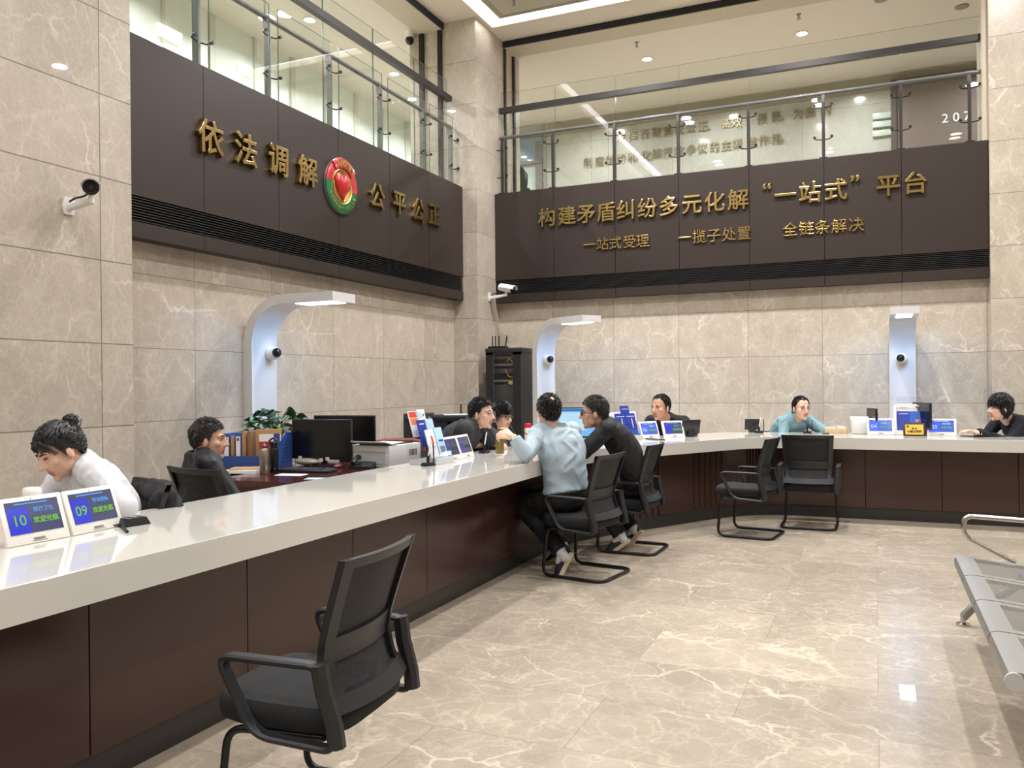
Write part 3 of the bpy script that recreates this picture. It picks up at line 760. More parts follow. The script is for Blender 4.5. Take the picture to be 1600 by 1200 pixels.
# ------------------------------------------------------------------ bullet cameras on brackets
def bullet(loc, rz, label, aim, mirror=1, arm=.24):
    """bracket plate on the wall, local +Y points off the wall; aim: yaw of the camera body"""
    t = thing('bullet_camera', label, 'camera', loc, rz, 'wall cameras on white brackets')
    wv = pm('camera_white', (226, 224, 218), .35)
    m = MB(); m.prism([(-.035, -.06), (.035, -.06), (.05, 0), (.035, .06), (-.035, .06), (-.05, 0)], ((1, 0, 0), (0, 0, 1), (0, -1, 0)), .015, (0, .016, 0))
    m.box((0, .012+arm/2, .0), (.045, arm, .04), rot=(.14, 0, 0), bev=.008); m.cyl((0, arm, .0), (0, arm, .06), .016)
    m.build('bracket', wv, t)
    rot = Euler((R(-12), 0, aim)).to_matrix()
    c = Vector((0, arm, .105))
    m = MB(); rings = []
    for y in (-.11, -.10, .10, .105):
        k = .9 if y in (-.11,) else 1
        rings.append([c+rot @ Vector((.058*k*math.cos(a)*(1 if math.sin(a) > 0 else .95), y, .052*k*math.sin(a)*(1.05 if math.sin(a) > 0 else .9))) for a in [2*PI*i/20 for i in range(20)]])
    m.ring_loft(rings); m.build('housing', wv, t)
    m = MB(); rings = []
    for s in (-1, 1): pass
    vis = [Vector((.066*math.cos(a), 0, .06*math.sin(a)+.004)) for a in [PI*i/14 for i in range(15)]]
    m.ring_loft([[c+rot @ (p+Vector((0, -.09, 0))) for p in vis]+[c+rot @ (p*.93+Vector((0, -.09, 0))) for p in reversed(vis)],
                 [c+rot @ (p+Vector((0, .15, 0))) for p in vis]+[c+rot @ (p*.93+Vector((0, .15, 0))) for p in reversed(vis)]])
    m.build('sun_hood', wv, t)
    ry = rot @ Euler((-PI/2, 0, 0)).to_matrix()
    f = MB().lathe([(0, 0), (.051, 0), (.051, .012), (.03, .014), (.028, .006), (0, .006)], c=c+rot @ Vector((0, .104, 0)), rot=ry, n=20).build('face', pm('black_gloss', (14, 14, 16), .08), t)
    MB().lathe([(0, 0), (.02, 0), (.016, .008), (0, .01)], c=c+rot @ Vector((0, .112, 0)), rot=ry, n=14).build('lens', pm('dark_lens', (40, 44, 52), .05), f)
    m = MB(); m.tube(fillet([(0, .02, .03), (.0, .08, .05), (.0, arm-.06, .05), tuple(c+rot @ Vector((0, -.1, -.02)))], .05), .007, 6); m.build('cable', M_black, t)
    return t
p = at(106, 322, x=-5.093)
bullet((-5.093, p.y, p.z), -PI/2, 'white bullet camera on the left marble pier, facing the hall', R(-40), arm=.225)
p = at(765, 464, x=-5.05)
bullet((-5.05, p.y, p.z), -PI/2, 'white bullet camera on the corner column, above the rack cabinet', R(-8), arm=.26)


# ------------------------------------------------------------------ visitor chairs
M_plast = pm('black_plastic', (31, 31, 33), .42, var=.05, bump=.04, bscale=500)
M_seat = pm('black_fabric', (17, 17, 18), .85, var=.1, vscale=60, bump=.15, bscale=700)
M_tube = pm('black_tube', (26, 26, 28), .35, .3)
M_net = mesh_fabric('black_net', (30, 30, 32), .16)
M_netl = mesh_fabric('black_net_open', (34, 34, 36), .34)
BACK = [(-.228, .888), (-.205, .82), (-.172, .72), (-.148, .64), (-.136, .575), (-.158, .50), (-.198, .43)]
def back_pt(s, t, off=0):
    """s 0 top .. 1 bottom, t -1 .. 1 across"""
    k = s*(len(BACK)-1); i = min(int(k), len(BACK)-2); f = k-i
    y = BACK[i][0]*(1-f)+BACK[i+1][0]*f; z = BACK[i][1]*(1-f)+BACK[i+1][1]*f
    hw = .235-.035*s
    return Vector((t*hw, y+.035*t*t-off, z))
def back_slab(m, s0, s1, t0, t1, th, ns=8, nt=8):
    rings = []
    for i in range(ns+1):
        s_ = s0+(s1-s0)*i/ns
        fr = [back_pt(s_, t0+(t1-t0)*j/nt, 0) for j in range(nt+1)]; bk = [back_pt(s_, t0+(t1-t0)*j/nt, th) for j in range(nt+1)]
        rings.append(fr+list(reversed(bk)))
    return m.ring_loft(rings)
def visitor_chair(label, group='black visitor chairs at the counter'):
    t = thing('visitor_chair', label, 'chair', (0, 0, 0), 0, group)
    m = MB()
    path = []
    for s in (1, -1):
        leg = [(s*.205, -.12, .352), (s*.225, .205, .352), (s*.245, .235, .014), (s*.245, -.245, .014)]
        path.append(leg)
    full = path[0]+list(reversed(path[1]))
    m.tube(fillet(full, [0, .06, .07, .09, .09, .07, .06, 0], 6), .0125, 10)
    m.cyl((-.22, .10, .352), (.22, .10, .352), .011); m.cyl((-.205, -.12, .352), (.205, -.12, .352), .011)
    m.build('sled_frame', M_tube, t)
    m = MB()
    def seat_ring(z, k):
        out = []
        for i in range(32):
            a = 2*PI*i/32; ca, sa = math.cos(a), math.sin(a)
            e = 2/5.0
            out.append(Vector((math.copysign(abs(ca)**e, ca)*(.235*k), math.copysign(abs(sa)**e, sa)*(.24*k)+.045, z+.012*(sa if sa > 0 else 0)-.0)))
        return out
    m.ring_loft([seat_ring(.362, .93), seat_ring(.372, .985), seat_ring(.40, 1.0), seat_ring(.425, .985), seat_ring(.44, .93), seat_ring(.446, .75), seat_ring(.444, .3)])
    m.build('seat', M_seat, t)
    for s in (-1, 1):
        m = MB()
        loop = fillet([(s*.262, -.155, .585), (s*.268, .205, .588), (s*.258, .085, .358), (s*.25, -.195, .34)], [.05, .055, .06, .05], 6, closed=True)
        m.strap(loop, .042, .020, closed=True)
        # wide rear member
        m.strap([(s*.262, -.142, .59), (s*.258, -.155, .51), (s*.252, -.185, .41), (s*.25, -.192, .35)], .05, .05)
        m.build('armrest', M_plast, t)
    m = MB()
    back_slab(m, 0, .075, -1, 1, .022, 3, 12)
    for a, b_ in ((-1, -.82), (.82, 1)): back_slab(m, .0, 1, a, b_, .024, 18, 2)
    bf = m.build('back_frame', M_plast, t)
    m = MB(); back_slab(m, .50, .69, -.84, .84, .016, 5, 12); m.build('lumbar_band', M_plast, t)
    m = MB(); back_slab(m, .885, 1, -1.1, 1.1, .03, 3, 12); m.build('lower_bar', M_plast, t)
    m = MB(); back_slab(m, .075, .50, -.83, .83, .004, 8, 12); m.build('back_net', M_net, t)
    m = MB(); back_slab(m, .69, .885, -.83, .83, .004, 4, 12); m.build('back_net', M_netl, t)
    return t
def fwd(dx, dy): return math.atan2(-dx, dy)       # turn local +Y onto (dx, dy)
ch = visitor_chair('black mesh-back visitor chair standing empty in the foreground')
ch.location = (-1.647, 2.228, 0); ch.rotation_euler = (0, 0, fwd(-.9967, -.0824))
c2 = dup(ch, (-1.945, 5.80, 0), fwd(-.98, .16), 'black visitor chair the man in the light blue shirt sits on')
c3 = dup(ch, (-1.87, 6.79, 0), fwd(-1, .03), 'black visitor chair the man in the dark jacket sits on')
c4 = dup(ch, (-1.045, 7.82, 0), fwd(-.985, .14), 'empty black visitor chair turned sideways in the counter bend')
c5 = dup(ch, (-.585, 8.47, 0), fwd(0, 1), 'empty black visitor chair seen straight from behind at the far counter')

# ------------------------------------------------------------------ steel waiting bench
M_steel = pm('brushed_steel', (150, 148, 144), .45, .6, var=.04)
def perforated():
    m, nt, b_ = newmat('perforated_steel'); L = nt.links.new; N = nt.nodes.new
    tc = N('ShaderNodeTexCoord'); mp = N('ShaderNodeMapping'); mp.inputs['Scale'].default_value = (90, 90, 0); L(tc.outputs['Object'], mp.inputs[0])
    vo = N('ShaderNodeTexVoronoi'); vo.inputs['Scale'].default_value = 1; vo.inputs['Randomness'].default_value = 0; L(mp.outputs[0], vo.inputs['Vector'])
    st = mth(nt, 'LESS_THAN', vo.outputs['Distance'], .3)
    b_.inputs['Base Color'].default_value = srgb(132, 130, 126); b_.inputs['Metallic'].default_value = .6; b_.inputs['Roughness'].default_value = .36
    tr = N('ShaderNodeBsdfTransparent'); mx = N('ShaderNodeMixShader'); L(st, mx.inputs[0]); L(b_.outputs[0], mx.inputs[1]); L(tr.outputs[0], mx.inputs[2])
    L(mx.outputs[0], nt.nodes['Material Output'].inputs['Surface'])
    return m
M_perf = perforated()
bench = thing('waiting_bench', 'silver perforated steel waiting bench at the right edge of the photo', 'bench', (.75, 4.25, 0))
BZ, PITCHB = .42, .508
for k in range(4):
    y0 = 3.205+PITCHB*k-4.25; y1 = y0+PITCHB-.012; yc = (y0+y1)/2
    prof = [(-.35, BZ-.055), (-.352, BZ-.028), (-.345, BZ-.008), (-.32, BZ), (-.26, BZ-.004), (-.1, BZ-.022), (.06, BZ-.03), (.13, BZ-.02), (.165, BZ+.03), (.21, BZ+.22), (.25, BZ+.40), (.262, BZ+.415), (.275, BZ+.41)]
    m = MB()
    def sheet(pr, ya, yb, th=.003):
        a = [Vector((p[0], ya, p[1])) for p in pr]; b2 = [Vector((p[0], yb, p[1])) for p in pr]
        lo = [p-Vector((0, 0, th)) for p in reversed(a)]; lo2 = [p-Vector((0, 0, th)) for p in reversed(b2)]
        m.ring_loft([a+lo, b2+lo2])
    # solid borders with an open field between, filled by the perforated plate
    sheet(prof[:5], y0, y1); sheet(prof[4:], y0, y0+.05); sheet(prof[4:], y1-.05, y1); sheet(prof[9:], y0+.05, y1-.05)
    s_ = m.build('seat', M_steel, bench, ang=50)
    m = MB(); sheet(prof[4:10], y0+.05, y1-.05, .002); m.build('perforated_plate', M_perf, s_, ang=50)
    m = MB()
    for yy in (y0+.006, y1-.006):
        m.tube([(-.335, yy, BZ-.03), (-.26, yy, BZ-.02), (-.1, yy, BZ-.036), (.06, yy, BZ-.044), (.13, yy, BZ-.03), (.17, yy, BZ+.03), (.25, yy, BZ+.39)], .012, 8)
    m.build('edge_tube', M_steel, s_)
    if k == 0:
        MB().cyl((-.332, y0-.012, BZ-.03), (-.332, y0+.004, BZ-.03), .03, n=20).build('end_cap', pm('grey_cap', (178, 176, 172), .4), s_)
m = MB(); m.box((0, 0, BZ-.11), (.07, 2.1, .05), bev=.006); m.build('beam', M_steel, bench)
for yy, fx in ((-.80, -.02), (1.10, -.30)):
    m = MB()
    m.tube(fillet([(fx, yy, .045), (fx*.8, yy, .12), (fx*.2, yy, .22), (0, yy, BZ-.12)], .08), .024, 10); m.tube(fillet([(.32, yy, .045), (.25, yy, .12), (.05, yy, .22), (0, yy, BZ-.12)], .08), .024, 10)
    lg = m.build('leg', M_steel, bench)
    for xx in (fx, .32):
        MB().lathe([(0, 0), (.036, 0), (.036, .01), (.014, .018), (.014, .05), (0, .05)], c=(xx, yy, 0), n=16).build('foot', pm('chrome', (190, 190, 190), .12, 1), lg)
m = MB()
y_ = 1.02
m.tube(fillet([(-.05, y_, BZ-.03), (-.30, y_, BZ+.10), (-.30, y_, BZ+.215), (.12, y_, BZ+.20), (.18, y_, BZ+.06)], [0, .05, .05, .05, 0], 6), .014, 10); m.build('arm_rail', pm('bright_steel', (196, 192, 186), .22, 1), bench)

# ------------------------------------------------------------------ people
M_skin = pm('skin', (218, 174, 150), .5, var=.06, vscale=14)
M_skin2 = pm('skin_tan', (202, 154, 128), .5, var=.06, vscale=14)
M_lip = pm('lips', (186, 118, 104), .45)
M_eyew = pm('eye_white', (214, 208, 202), .25)
M_iris = pm('iris', (26, 18, 14), .15)
M_hair = pm('black_hair', (20, 18, 18), .42, var=.25, vscale=90)
M_hairg = pm('greying_hair', (52, 48, 46), .5, var=.35, vscale=120)
M_brow = pm('eyebrow', (34, 28, 26), .7)

def remesh(mb, name, mats, parent, voxel=.006, smooth=2, wr=None, cut=None):
    """union of the shapes in mb as one continuous skin"""
    bmesh.ops.recalc_face_normals(mb.bm, faces=mb.bm.faces[:])
    me = bpy.data.meshes.new('tmp'); mb.bm.to_mesh(me); mb.bm.free()
    o = bpy.data.objects.new('tmp', me); C.objects.link(o)
    md = o.modifiers.new('r', 'REMESH'); md.mode = 'VOXEL'; md.voxel_size = voxel
    if smooth:
        sm = o.modifiers.new('s', 'SMOOTH'); sm.iterations = smooth; sm.factor = .5
    bpy.context.view_layer.update()
    m2 = bpy.data.meshes.new_from_object(o.evaluated_get(bpy.context.evaluated_depsgraph_get()))
    bpy.data.objects.remove(o); bpy.data.meshes.remove(me)
    m2.name = name
    if wr or cut:
        b = bmesh.new(); b.from_mesh(m2); b.normal_update()
        if wr:
            amp, fq = wr
            for v in b.verts:
                p = v.co
                q = Vector((p.x*fq+noise.noise(p*5)*1.6, p.y*fq+noise.noise(p*5+Vector((7, 0, 0)))*1.6, p.z*fq*.55))
                h = 1-abs(noise.noise(q))*2.2
                v.co = p + v.normal*(amp*(h-.45) + amp*.8*noise.noise(p*4.5))
        if cut: cut(b)
        b.to_mesh(m2); b.free()
    m2.polygons.foreach_set('use_smooth', [True]*len(m2.polygons))
    for mm in (mats if isinstance(mats, (list, tuple)) else [mats]): m2.materials.append(mm)
    r = bpy.data.objects.new(name, m2); C.objects.link(r); r.parent = parent
    return r

def hand_shapes(m, W, d, nrm, side, curl=.5, s=1.0, spread=1.0):
    """W wrist, d forward, nrm back-of-hand normal, side: direction of the thumb"""
    d = d.normalized(); nrm = (nrm-d*nrm.dot(d)).normalized(); sd = d.cross(nrm).normalized()
    if sd.dot(side) < 0: sd = -sd
    L_ = [(.030, .074, .044, .030, .020), (.010, .080, .050, .033, .021), (-.011, .077, .045, .030, .020), (-.031, .070, .034, .023, .018)]
    for off, mc, f1, f2, f3 in L_:
        a = W + sd*(off*.55*s); kn = W + d*(mc*s) + sd*(off*s*spread)
        m.capsule(a, kn, .0125*s, .0105*s, 8)
        ang = 0; p = kn; rr = .0088*s
        fd = (d + sd*(off*1.6)).normalized()
        for k, fl in enumerate((f1, f2, f3)):
            ang += curl*(.75, .95, .6)[k]*(1+off*3)
            dd = fd*math.cos(ang) - nrm*math.sin(ang)
            q = p + dd*(fl*s); m.capsule(p, q, rr, rr*.9, 8); p = q; rr *= .92
    t0 = W + d*(.018*s) + sd*(.020*s); t1 = t0 + d*(.030*s) + sd*(.030*s) - nrm*(.010*s); t2 = t1 + d*(.030*s) + sd*(.010*s) - nrm*(.010*s); t3 = t2 + d*(.022*s) - nrm*(.006*s)-sd*.003
    m.capsule(t0, t1, .014*s, .0115*s, 8); m.capsule(t1, t2, .011*s, .0098*s, 8); m.capsule(t2, t3, .0098*s, .008*s, 8)
    m.capsule(W - d*.015, W + d*(.045*s), .021*s, .019*s, 10)

def person(label, pelvis, pf, neck, sdir, head, hf, arms, legs, shirt, hair='short', skin=None, hairmat=None, trousers=None,
           glasses=None, scale=1.0, tilt=0.0, sleeve=1.0, thick=.0, roll=0.0, wr=(.006, 13), curl=(.5, .5), shoe=None, fem=False, collar=True, extras=None, hands=None, hscale=1.0, voxel=.0062, hem=None, shw=.172, lid=.0050):
    """pelvis, neck, head: world points; pf, sdir, hf: pelvis-forward, chest-forward and face directions;
       arms: [(elbow, wrist)] left, right in world space; legs: [(knee, ankle, toe)]"""
    skin = skin or M_skin; hairmat = hairmat or M_hair
    pf = Vector((pf[0], pf[1], 0)).normalized()
    base = Vector((pelvis[0], pelvis[1], 0)); rz = math.atan2(-pf.x, pf.y)
    root = thing('person', label, 'person', base, rz)
    inv = (Matrix.Translation(base) @ Matrix.Rotation(rz, 4, 'Z')).inverted(); i3 = inv.to_3x3()
    T = lambda p: inv @ Vector(p)
    P, N_, Hc = T(pelvis), T(neck), T(head)
    cf = i3 @ Vector((sdir[0], sdir[1], 0)).normalized(); hfv = i3 @ Vector(hf).normalized()
    up = (N_-P).normalized()
    side_c = cf.cross(Vector((0, 0, 1))).normalized(); side_p = Vector((1, 0, 0))
    front = side_c.cross(up); front = -front if front.dot(cf) < 0 else front
    S = scale
    sh = [N_ - side_c*(shw*S) - up*.028 + front*.01, N_ + side_c*(shw*S) - up*.028 + front*.01]
    ST = [(-.06, .13, .10), (.04, .168, .122), (.22, .150, .112), (.42, .150, .112), (.62, .168, .120), (.80, .172, .118), (.92, .145, .095), (1.0, .075, .07)]
    if fem: ST = [(-.06, .13, .10), (.04, .165, .12), (.22, .135, .10), (.42, .135, .105), (.62, .150, .122), (.80, .152, .108), (.92, .125, .085), (1.0, .065, .062)]
    def torso(m, off, t0=-.06, t1=1.0, belly=0):
        rings = []
        n = 24; K = 18
        for i in range(K+1):
            t = t0+(t1-t0)*i/K
            for a, b_ in zip(ST, ST[1:]):
                if t <= b_[0] or b_ is ST[-1]:
                    f = max(0, min(1, (t-a[0])/(b_[0]-a[0]))); f = f*f*(3-2*f)
                    w_ = a[1]+(b_[1]-a[1])*f; d_ = a[2]+(b_[2]-a[2])*f; break
            sd = side_p.lerp(side_c, max(0, min(1, t))).normalized()
            fr = sd.cross(up); fr = -fr if fr.dot(front) < 0 else fr
            c = P.lerp(N_, t) - front*(.045*math.sin(PI*max(0, min(1, t)))) + front*.0
            w_ = w_*S+off; d_ = d_*S+off+thick*math.sin(PI*max(0, min(1, t*1.3)))*.5
            rings.append([c+sd*(w_*math.cos(2*PI*j/n))+fr*(d_*math.sin(2*PI*j/n)) for j in range(n)])
        m.ring_loft(rings)
    # head frame: +Y face, +Z crown
    hu = Vector((0, 0, 1)); hr = hfv.cross(hu).normalized(); hu2 = hr.cross(hfv).normalized()
    Hm = Matrix((hr, hfv, hu2)).transposed()
    Hm = Hm @ Euler((R(tilt), R(roll), 0)).to_matrix()
    h = lambda x, y, z: Hc + Hm @ (Vector((x, y, z))*hscale)
    def he(m, c, r, rot=None): m.sph(h(*c), tuple(q*hscale for q in r), rot=(Hm @ Euler(rot).to_matrix() if rot else Hm), u=20, v=14)
    m = MB()
    torso(m, 0)
    he(m, (0, -.014, .035), (.074, .092, .084)); he(m, (0, .026, -.028), (.063, .066, .086)); he(m, (0, .034, -.076), (.047, .046, .038)); m.sph(h(0, .070, -.102), .018)
    for s_ in (-1, 1):
        he(m, (s_*.043, .054, -.022), (.022, .024, .022)); he(m, (s_*.079, -.006, -.012), (.009, .020, .032), (0, 0, s_*-.35))
        m.sph(h(s_*.078, -.002, -.032), .011); m.sph(h(s_*.013, .094, -.033), .0095)
        he(m, (s_*.036, .020, -.062), (.026, .034, .032))
        m.capsule(h(s_*.012, .083, .020), h(s_*.045, .070, .022), .010, .009)
    m.capsule(h(0, .086, .012), h(0, .108, -.028), .0085, .0125)
    m.capsule(h(-.018, .078, -.058), h(.018, .078, -.058), .008, .008); m.capsule(h(-.008, .085, -.058), h(.008, .085, -.058), .0085)
    m.capsule(h(-.015, .076, -.072), h(.015, .076, -.072), .0095); m.sph(h(0, .083, -.072), .0085)
    m.capsule(h(0, -.02, -.05), N_ - up*.04 + front*.005, .053*S, .06*S, 14)
    m.capsule(h(0, .0, -.05), N_ + front*.02 - up*.05, .047*S, .055*S, 14)
    for k in (0, 1):
        m.capsule(N_ - up*.0, sh[k], .044*S, .048*S); m.capsule(N_ + up*.03 - front*.01, N_.lerp(sh[k], .6), .040*S, .038*S)
        el, wr_ = T(arms[k][0]), T(arms[k][1])
        m.capsule(sh[k], el, .050*S, .038*S); m.capsule(el, wr_, .039*S, .026*S)
        dd = (wr_-el).normalized()
        hd = hands[k] if hands else None
        if hd: d2, nn = i3 @ Vector(hd[0]), i3 @ Vector(hd[1])
        else: d2, nn = dd.copy(), Vector((0, 0, 1))
        hand_shapes(m, wr_+d2.normalized()*.012, d2, nn, (side_c if k == 0 else -side_c), curl[k], S*(.94 if fem else 1.0))
    hips = [P + side_p*(-.085*S), P + side_p*(.085*S)]
    for k in (0, 1):
        kn, an, to = [T(q) for q in legs[k]]
        m.capsule(hips[k], kn, .082*S, .055*S); m.capsule(kn, an, .052*S, .036*S); m.capsule(an, an.lerp(to, .55), .026, .014)
    body = remesh(m, 'body', [skin, M_lip], root, voxel, 2)
    me = body.data; hi = Hm.inverted()
    for pl in me.polygons:
        q = (hi @ (pl.center-Hc))/hscale
        if q.y > .074 and abs(q.x) < .024-.35*abs(q.z+.065) and -.083 < q.z < -.050: pl.material_index = 1
    # face details
    for s_ in (-1, 1):
        e = MB(); e.sph(h(s_*.031, .0765, .004), tuple(q*hscale for q in (.0135, .008, lid)), rot=Hm, u=14, v=10); eo = e.build('eye', M_eyew, root)
        MB().sph(h(s_*.031, .0835, .004), tuple(q*hscale for q in (.0060, .003, lid*.95)), rot=Hm, u=12, v=8).build('iris', M_iris, eo)
        MB().tube([h(s_*.017, .0825, .006), h(s_*.031, .0865, .005+lid), h(s_*.046, .078, .006)], .0022, 6).build('eyelid', M_brow, eo)
        MB().tube([h(s_*.013, .089, .024), h(s_*.030, .086, .030), h(s_*.050, .073, .024)], .0042, 6, rf=lambda t: .0046-.002*t).build('eyebrow', M_brow, root)
    # hair
    b = bmesh.new(); bmesh.ops.create_icosphere(b, subdivisions=5, radius=1)
    for v in b.verts:
        d_ = v.co.copy(); zr = .098 if d_.z > 0 else .125
        if hair == 'bob' and d_.z < 0:
            hy = math.hypot(d_.x, d_.y); kk = min(1.0, max(hy, .5))/max(hy, 1e-3) if hy > .3 else 1
            v.co = Vector((d_.x*kk*.0835, d_.y*kk*.1015-.015, d_.z*zr+.034)); continue
        v.co = Vector((d_.x*.0835, d_.y*.1015-.015, d_.z*zr+.034))
    az_line = {'short': [(0, .078), (30, .072), (52, .050), (68, .005), (80, -.022), (92, .0), (110, -.012), (135, -.055), (180, -.066)],
               'recede': [(0, .092), (30, .098), (52, .066), (68, .015), (80, -.018), (92, .004), (110, -.008), (135, -.048), (180, -.060)],
               'fringe': [(0, .040), (25, .034), (50, .028), (66, .0), (80, -.03), (92, -.002), (110, -.015), (135, -.058), (180, -.068)],
               'bob': [(0, .030), (25, .022), (48, .008), (58, -.05), (72, -.075), (90, -.082), (120, -.088), (150, -.092), (180, -.094)],
               'bun': [(0, .082), (30, .074), (52, .046), (68, -.005), (84, -.04), (94, .002), (110, -.016), (135, -.052), (180, -.066)]}[hair]
    def hl(az):
        for (a0, z0), (a1, z1) in zip(az_line, az_line[1:]):
            if az <= a1: return z0+(z1-z0)*(az-a0)/(a1-a0)
        return az_line[-1][1]
    dele = []
    for f in b.faces:
        c = f.calc_center_median(); az = math.degrees(math.atan2(abs(c.x), c.y+.015))
        jag = .006*noise.noise(c*140)
        if c.z < hl(az)+jag: dele.append(f)
        elif hair == 'short' and extras == 'crown' and (c-Vector((.004, -.085, .10))).length < .021+.01*noise.noise(c*90): dele.append(f)
    bmesh.ops.delete(b, geom=dele, context='FACES')
    vol = {'short': .0, 'recede': -.004, 'fringe': .006, 'bob': .011, 'bun': .004}[hair]
    for v in b.verts:
        dir_ = (v.co-Vector((0, -.015, .034))).normalized()
        v.co += dir_*(vol + .0035*noise.noise(Vector((v.co.x*120, v.co.y*26, v.co.z*40))) + .003*noise.noise(v.co*30))
    r_ = bmesh.ops.solidify(b, geom=b.faces[:], thickness=.013)
    rnd = random.Random(3); fs = [f for f in b.faces if (f.normal.dot((f.calc_center_median()-Vector((0, -.015, .034)))) > 0)]
    tufts = []
    for f in rnd.sample(fs, min(len(fs), {'short': 1500, 'recede': 1200, 'fringe': 2000, 'bob': 1500, 'bun': 500}[hair])):
        c = f.calc_center_median(); n_ = f.normal
        comb = {'short': Vector((c.x*3, .5 if c.z > .09 else -.2, -.6 if c.z < .1 else .1)), 'recede': Vector((c.x*6, -.8, -.4)), 'fringe': Vector((c.x*4, .7, -.7)), 'bob': Vector((c.x*2, .2, -1)), 'bun': Vector((-c.x*4, -.8, .4))}[hair]
        comb = comb + Vector((rnd.uniform(-.4, .4), rnd.uniform(-.4, .4), rnd.uniform(-.3, .3)))
        d_ = (comb - n_*comb.dot(n_)).normalized()
        ln = rnd.uniform(.012, .026)*(1.4 if hair in ('fringe', 'bob') else 1); lift = rnd.uniform(.1, .38) if hair in ('short', 'fringe') else rnd.uniform(.02, .14)
        tufts.append((c, n_.copy(), d_, ln, lift))
    for c, n_, d_, ln, lift in tufts:
        a_ = d_.cross(n_)*rnd.uniform(.0025, .0042)
        v0, v1, v2 = b.verts.new(c-a_-n_*.001), b.verts.new(c+a_-n_*.001), b.verts.new(c+n_*.0045)
        v3 = b.verts.new(c+d_*ln+n_*(ln*lift))
        for tri in ((v0, v1, v3), (v1, v2, v3), (v2, v0, v3)): b.faces.new(tri)
    for v in b.verts: v.co = h(*v.co)
    hm = MB(); hm.bm.free(); hm.bm = b
    ho = hm.build('hair', hairmat, root)
    if hair == 'bun':
        q = MB()
        for i in range(26):
            a = i*2.4; rr = .026; u_ = -1+2*(i+.5)/26; rad = math.sqrt(1-u_*u_)
            c = Vector((rr*rad*math.cos(a), rr*rad*math.sin(a), rr*u_))
            q.capsule(h(*(Vector((0, -.105, .092))+c*1.0)), h(*(Vector((0, -.105, .092))+Vector((c.y, -c.x, c.z))*1.15)), .011, .006, 8)
        q.capsule(h(0, -.08, .07), h(0, -.105, .09), .03, .028)
        q.capsule(h(0, -.085, -.03), h(0, -.098, .03), .03, .03)
        for i in range(23): u_ = (i-11)/11; q.tube([h(.05*u_, .070, .088), h(.066*u_, .098-.03*abs(u_), .070), h(.082*u_, .094-.055*abs(u_), .058-.05*abs(u_)-.006*(i % 3))], .0024, 5)
        q.build('hair_bun', hairmat, ho)
        q = MB()
        for s_ in (-1, 1): q.tube([h(s_*.012, -.10, .055), h(s_*.04, -.118, .06), h(s_*.046, -.135, .085), h(s_*.02, -.14, .105)], .0045, 6)
        q.build('hair_claw', pm('grey_plastic', (128, 120, 118), .3), root)
    # clothes
    m = MB(); o_ = .014+thick; os_ = .009+thick*.45
    torso(m, o_, hem if hem is not None else (-.10 if not fem else -.06), .985)
    for k in (0, 1):
        el, wr_ = T(arms[k][0]), T(arms[k][1])
        m.capsule(N_ - up*.0, sh[k], .048*S+o_*.75, .050*S+o_*.8); m.capsule(N_ + up*.012 - front*.008, N_.lerp(sh[k], .6), .040*S+o_*.6, .040*S+o_*.75)
        if sleeve >= 1:
            m.capsule(sh[k], el, .054*S+os_, .042*S+os_); m.capsule(el, el.lerp(wr_, .72), .042*S+os_, .034*S+os_*.9)
            c0 = el.lerp(wr_, .66); c1 = el.lerp(wr_, .97); m.cyl(c0, c1, .034*S+os_*.9, .031*S+os_*.8, 16)
        else:
            c1 = sh[k].lerp(el, .72); m.capsule(sh[k], sh[k].lerp(el, .3), .054*S+o_, .054*S+o_); m.cyl(sh[k].lerp(el, .2), c1, .056*S+o_, .054*S+o_, 18)
    so = remesh(m, 'shirt' if not isinstance(shirt, tuple) else shirt[0], shirt if not isinstance(shirt, tuple) else shirt[1], root, .0075, 2, wr)
    if collar:
        n = 28; cc = N_ + up*.018 + front*.012
        fr2 = front
        if collar == 'crew':
            q = MB(); q.tube([cc - up*.012 + side_c*(.074*S*math.cos(2*PI*i/n)) + fr2*((.066*S)*math.sin(2*PI*i/n)) - up*(.014*math.sin(2*PI*i/n)) for i in range(n)], .0075, 8, closed=True)
        elif collar == 'hood':
            q = MB(); rings = []
            for i in range(17):
                a = PI+PI*(i/16)*1.0
                c = N_ - up*.0 + side_c*(.105*math.cos(a)) + fr2*(.10*math.sin(a)) - up*(.03*math.sin(-a)*0)
                k_ = math.sin(PI*i/16)
                q.sph(c - up*(.01+.035*k_) - fr2*(.03*k_), (.032+.016*k_, .03+.014*k_, .03+.03*k_))
            q = None
        else:
            q = MB(); rings = []
            for i in range(n+1):
                a = R(100)+R(340)*i/n
                d_ = side_c*((.070*S+.004)*math.cos(a)) + fr2*((.066*S+.004)*math.sin(a))
                lo = cc + d_*1.16 - up*.034 - up*(.022*math.sin(a)); hi_ = cc + d_*1.02 + up*(.032-.03*max(0, math.sin(a)))
                ou = cc + d_*1.28 - up*(.008+.022*math.sin(a)) - up*.012*max(0, math.sin(a)); 
                rings.append([lo, hi_, hi_+d_.normalized()*.006, ou+d_.normalized()*.004, ou-up*.004])
            q.ring_loft(rings)
        if q: q.build('collar', shirt if not isinstance(shirt, tuple) else shirt[1], so)
        if collar == 'hood':
            q = MB()
            for i in range(17):
                a = PI+PI*(i/16); k_ = math.sin(PI*i/16)
                c = N_ + up*.01 + side_c*(.085*math.cos(a)) + fr2*(.085*math.sin(a))
                q.capsule(c + up*.02, c - up*(.02+.07*k_) - fr2*(.03*k_), .026, .03+.012*k_)
            remesh(q, 'hood', shirt if not isinstance(shirt, tuple) else shirt[1], so, .008, 3, (.005, 16))
